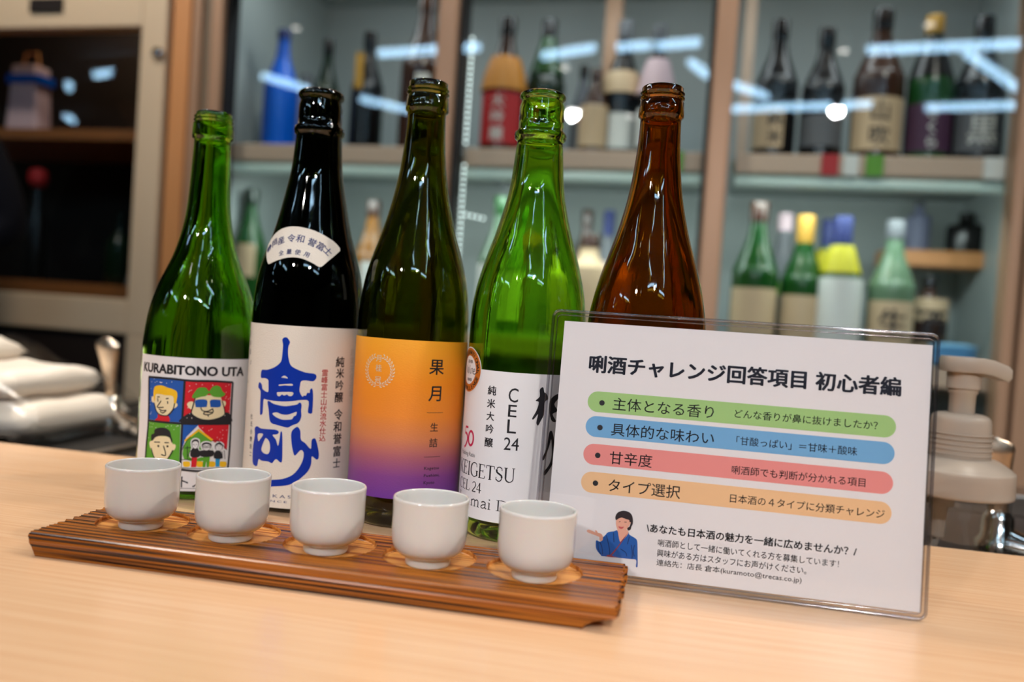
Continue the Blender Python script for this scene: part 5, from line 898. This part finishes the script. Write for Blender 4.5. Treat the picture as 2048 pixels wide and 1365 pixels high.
bm = bmesh.new(); tube(bm, [(-.010, 0, .066), (-.0105, 0, .056)], .0105, 16); tube(bm, [(-.0105, 0, .056), (-.011, 0, .030)], [.0065, .0055], 14); tube(bm, [(-.011, 0, .030), (-.012, 0, .024), (-.018, 0, .006)], .003, 10)
mesh_obj('dip_tube', bm, 'milky_plastic', root, smooth=50)

# ------------------------------------------------------------------ taps
def tap(loc, label, mir=1, s=1, rz=0, wd=1.0):
    root = thing('mixer_tap', label, 'tap', loc, rz, group='chrome taps behind the bar')
    bm = bmesh.new()
    n = 14; prev = None; rings = []
    for i in range(n+1):
        t = i/n; z = .012 + .078*t; w = wd*(.0075 + .0105*max(0, (t-.25)/.75)**1.2)*(1 if t < .86 else math.sqrt(max(.02, 1-((t-.86)/.145)**2))); th = .0045*(1 if t < .9 else .6)
        xc = .012*(t**1.3)*-1
        rings.append([bm.verts.new(((xc + w*cos(a))*s, th*sin(a)*s, z*s)) for a in [2*pi*k/16 for k in range(16)]])
    for a, b in zip(rings, rings[1:]):
        for k in range(16): bm.faces.new((a[k], a[(k+1) % 16], b[(k+1) % 16], b[k]))
    bm.faces.new(rings[0][::-1]); bm.faces.new(rings[-1]); mesh_obj('lever_handle', bm, 'satin_chrome', root, smooth=60)
    bm = bmesh.new(); lathe(bm, [(0, -.03), (.018, -.03), (.018, -.012), (.014, -.008), (.013, .010), (.009, .016), (0, .017)], 32); mesh_obj('tap_body', bm, 'chrome', root, smooth=45)
    bm = bmesh.new(); tube(bm, [(0, 0, -.006), (mir*.03*s, -.012, -.016), (mir*.075*s, -.03, -.026)], .0105, 16); mesh_obj('spout_pipe', bm, 'chrome', root, smooth=60)
    bm = bmesh.new(); tube(bm, [(mir*.048*s, -.019, -.0205), (mir*.056*s, -.022, -.022)], .013, 16); mesh_obj('pipe_collar', bm, 'chrome', root, smooth=60)
tap((-.752, .95, .000), 'chrome lever tap left of the green portrait bottle', wd=1.15)
tap((.262, .85, -.01), 'chrome lever tap at right edge beside the soap dispenser', mir=1, s=.92, wd=1.3)
root = thing('steel_pipe_set', 'shiny chrome pipes low at the right edge behind counter', 'pipes', (.245, .80, -.03))
for k, (z, y) in enumerate([(.016, 0), (.004, -.01), (-.006, .012)]):
    bm = bmesh.new(); tube(bm, [(.008 + .004*k, y, z), (.06, y-.01, z-.006), (.16, y-.02, z-.010)], .0048, 14); mesh_obj('chrome_pipe', bm, 'chrome', root, smooth=60)

# ------------------------------------------------------------------ towels wrapped in plastic film
root = thing('towel_bundle', 'stack of folded white towels wrapped in clear plastic, left edge', 'towels', (-.76, .84, -.030), radians(4))
bm = bmesh.new()
def pillow(bm, x0, x1, y0, y1, z0, z1, nx=26, ny=14, amp=.006, seed=0):
    g = {}
    for top in (0, 1):
        for i in range(nx+1):
            for j in range(ny+1):
                u, v = i/nx, j/ny; e = (1-(2*u-1)**6)*(1-(2*v-1)**6)
                w = amp*(sin(u*17+seed+3*v)+sin(v*13+u*9+seed*2)*.8+sin(u*41+v*23+seed)*.35)
                z = (z0+z1)/2 + ((z1-z0)/2*e**.28 + w*e)*(1 if top else -.8)
                g[top, i, j] = bm.verts.new((x0+(x1-x0)*u, y0+(y1-y0)*v, z))
        for i in range(nx):
            for j in range(ny):
                q = (g[top, i, j], g[top, i+1, j], g[top, i+1, j+1], g[top, i, j+1]); bm.faces.new(q if top else q[::-1])
    bmesh.ops.remove_doubles(bm, verts=bm.verts, dist=.0004)
pillow(bm, -.24, .03, -.06, .13, 0, .050, seed=1, amp=.0015)
mesh_obj('lower_towel', bm, 'white_cloth', root, smooth=True)
bm = bmesh.new(); pillow(bm, -.24, .0, -.055, .12, .044, .084, seed=2, amp=.002); mesh_obj('upper_towel', bm, 'white_cloth', root, smooth=True)
bm = bmesh.new(); pillow(bm, -.25, -.10, -.05, .10, .078, .110, seed=4, amp=.003); mesh_obj('top_towel', bm, 'white_cloth', root, smooth=True)
bm = bmesh.new(); pillow(bm, -.26, .05, -.072, .14, -.004, .112, nx=60, ny=30, seed=3, amp=.0042)
for v in bm.verts:
    if v.co.z > .04:
        k = max(0, min(1, (v.co.x + .12)/.15)); v.co.z -= k*.045
mesh_obj('film_wrap', bm, 'plastic_film', root, smooth=True)

# ------------------------------------------------------------------ person at the far left, mostly outside the frame
def skin_body(name, verts, edges, mats, parent, sub=2, root_i=0):
    me = bpy.data.meshes.new(name); me.from_pydata([v[:3] for v in verts], edges, []); o = bpy.data.objects.new(name, me); COL.objects.link(o)
    md = o.modifiers.new('s', 'SKIN'); md.use_smooth_shade = True
    sv = me.skin_vertices[0].data if me.skin_vertices else None
    if sv is None:
        bpy.context.view_layer.objects.active = o; me.attributes.new('x', 'FLOAT', 'POINT'); sv = me.skin_vertices[0].data
    for i, v in enumerate(verts):
        sv[i].radius = (v[3], v[4] if len(v) > 4 else v[3]); sv[i].use_root = (i == root_i)
    sb = o.modifiers.new('u', 'SUBSURF'); sb.levels = sub; sb.render_levels = sub
    dg = bpy.context.evaluated_depsgraph_get(); dg.update(); m2 = bpy.data.meshes.new_from_object(o.evaluated_get(dg)); o.modifiers.clear(); o.data = m2
    bpy.data.meshes.remove(me)
    for mm in mats: m2.materials.append(MATS[mm])
    o.parent = parent; return o
PX, PY = -1.79, 1.50
root = thing('person', 'person in a dark navy jacket, only a bent sleeve showing at left', 'person', (PX, PY, -.9))
V_ = [(0, 0, .93, .15, .11), (0, 0, 1.08, .135, .10), (0, 0, 1.25, .155, .11), (0, 0, 1.40, .13, .09), (0, 0, 1.49, .055, .055), (0, -.01, 1.56, .05, .05),
      (.15, 0, 1.425, .062, .06), (.235, .01, 1.33, .056, .055), (.290, .02, 1.22, .050, .052), (.312, .02, 1.155, .046, .048), (.26, -.08, 1.13, .040, .042), (.17, -.20, 1.12, .032, .032),
      (-.15, 0, 1.425, .062, .06), (-.22, .01, 1.30, .054, .054), (-.25, .02, 1.14, .045, .045), (-.20, -.10, 1.10, .04, .04), (-.12, -.2, 1.12, .032, .032),
      (.09, 0, .86, .095, .095), (.095, 0, .66, .08, .08), (.10, .0, .48, .062, .062), (.10, .01, .28, .052, .052), (.10, .015, .10, .042, .042), (.10, -.07, .045, .038, .03), (.10, -.14, .035, .032, .025),
      (-.09, 0, .86, .095, .095), (-.095, 0, .66, .08, .08), (-.10, 0, .48, .062, .062), (-.10, .01, .28, .052, .052), (-.10, .015, .10, .042, .042), (-.10, -.07, .045, .038, .03), (-.10, -.14, .035, .032, .025)]
E_ = [(0, 1), (1, 2), (2, 3), (3, 4), (4, 5), (3, 6), (6, 7), (7, 8), (8, 9), (9, 10), (10, 11), (3, 12), (12, 13), (13, 14), (14, 15), (15, 16), (0, 17), (17, 18), (18, 19), (19, 20), (20, 21), (21, 22), (22, 23), (0, 24), (24, 25), (25, 26), (26, 27), (27, 28), (28, 29), (29, 30)]
body = skin_body('clothed_body', V_, E_, ['navy_cloth'], root)
bm = bmesh.new(); bmesh.ops.create_uvsphere(bm, u_segments=28, v_segments=20, radius=.1)
for v in bm.verts:
    v.co.z *= 1.18; v.co.x *= .78; v.co.y *= .95
    if v.co.z < -.02: v.co.x *= 1 + .35*(v.co.z+.02)/.1; v.co.y *= 1 + .1*(v.co.z+.02)/.1
    if v.co.y < -.07 and abs(v.co.x) < .018 and -.045 < v.co.z < .02: v.co.y -= .016*(1-abs(v.co.x)/.018)*(1-(v.co.z+.045)/.07)
mesh_obj('head', bm, 'skin', root, loc=(0, -.015, 1.66), smooth=True)
bm = bmesh.new(); bmesh.ops.create_uvsphere(bm, u_segments=24, v_segments=16, radius=.108)
bmesh.ops.delete(bm, geom=[v for v in bm.verts if v.co.y < -.02 and v.co.z < .045 or v.co.z < -.05], context='VERTS')
for v in bm.verts: v.co.z *= 1.16; v.co.x *= .82
mesh_obj('hair', bm, 'hair_black', root, loc=(0, -.005, 1.668), smooth=True)
for sx in (-1, 1):
    bm = bmesh.new(); bmesh.ops.create_uvsphere(bm, u_segments=12, v_segments=8, radius=.0115); mesh_obj('eye', bm, 'b_black', root, loc=(sx*.028, -.102, 1.665), smooth=True)
    bm = bmesh.new(); tube(bm, [(sx*.076, -.01, 1.68), (sx*.086, -.005, 1.66), (sx*.078, -.012, 1.63)], [.008, .012, .006], 8); mesh_obj('ear', bm, 'skin', root, smooth=True)
bm = bmesh.new(); tube(bm, [(-.022, -.098, 1.605), (0, -.106, 1.602), (.022, -.098, 1.605)], [.002, .005, .002], 8); mesh_obj('mouth', bm, mat('lip', s2l(180, 100, 90), .4), root, smooth=True)
for sx, wx in ((1, .17), (-1, -.12)):
    base = Vector((wx, -.20, 1.12)); hv = [(base.x, base.y+.02, base.z, .026, .02), (base.x - sx*.01, base.y-.03, base.z, .03, .018), (base.x - sx*.015, base.y-.07, base.z-.002, .028, .014)]; he = [(0, 1), (1, 2)]
    for q, (dx, ln) in enumerate([(-.024, .060), (-.008, .070), (.009, .066), (.024, .052)]):
        i0 = len(hv); bx = base.x - sx*.015 + dx
        hv += [(bx, base.y-.085, base.z-.002, .0085), (bx, base.y-.085-ln*.55, base.z-.010, .0078), (bx, base.y-.085-ln, base.z-.026, .0065)]; he += [(2, i0), (i0, i0+1), (i0+1, i0+2)]
    i0 = len(hv); hv += [(base.x - sx*.045, base.y-.05, base.z, .011), (base.x - sx*.06, base.y-.085, base.z-.008, .009)]; he += [(1, i0), (i0, i0+1)]
    skin_body('hand', hv, he, ['skin'], root, sub=1)
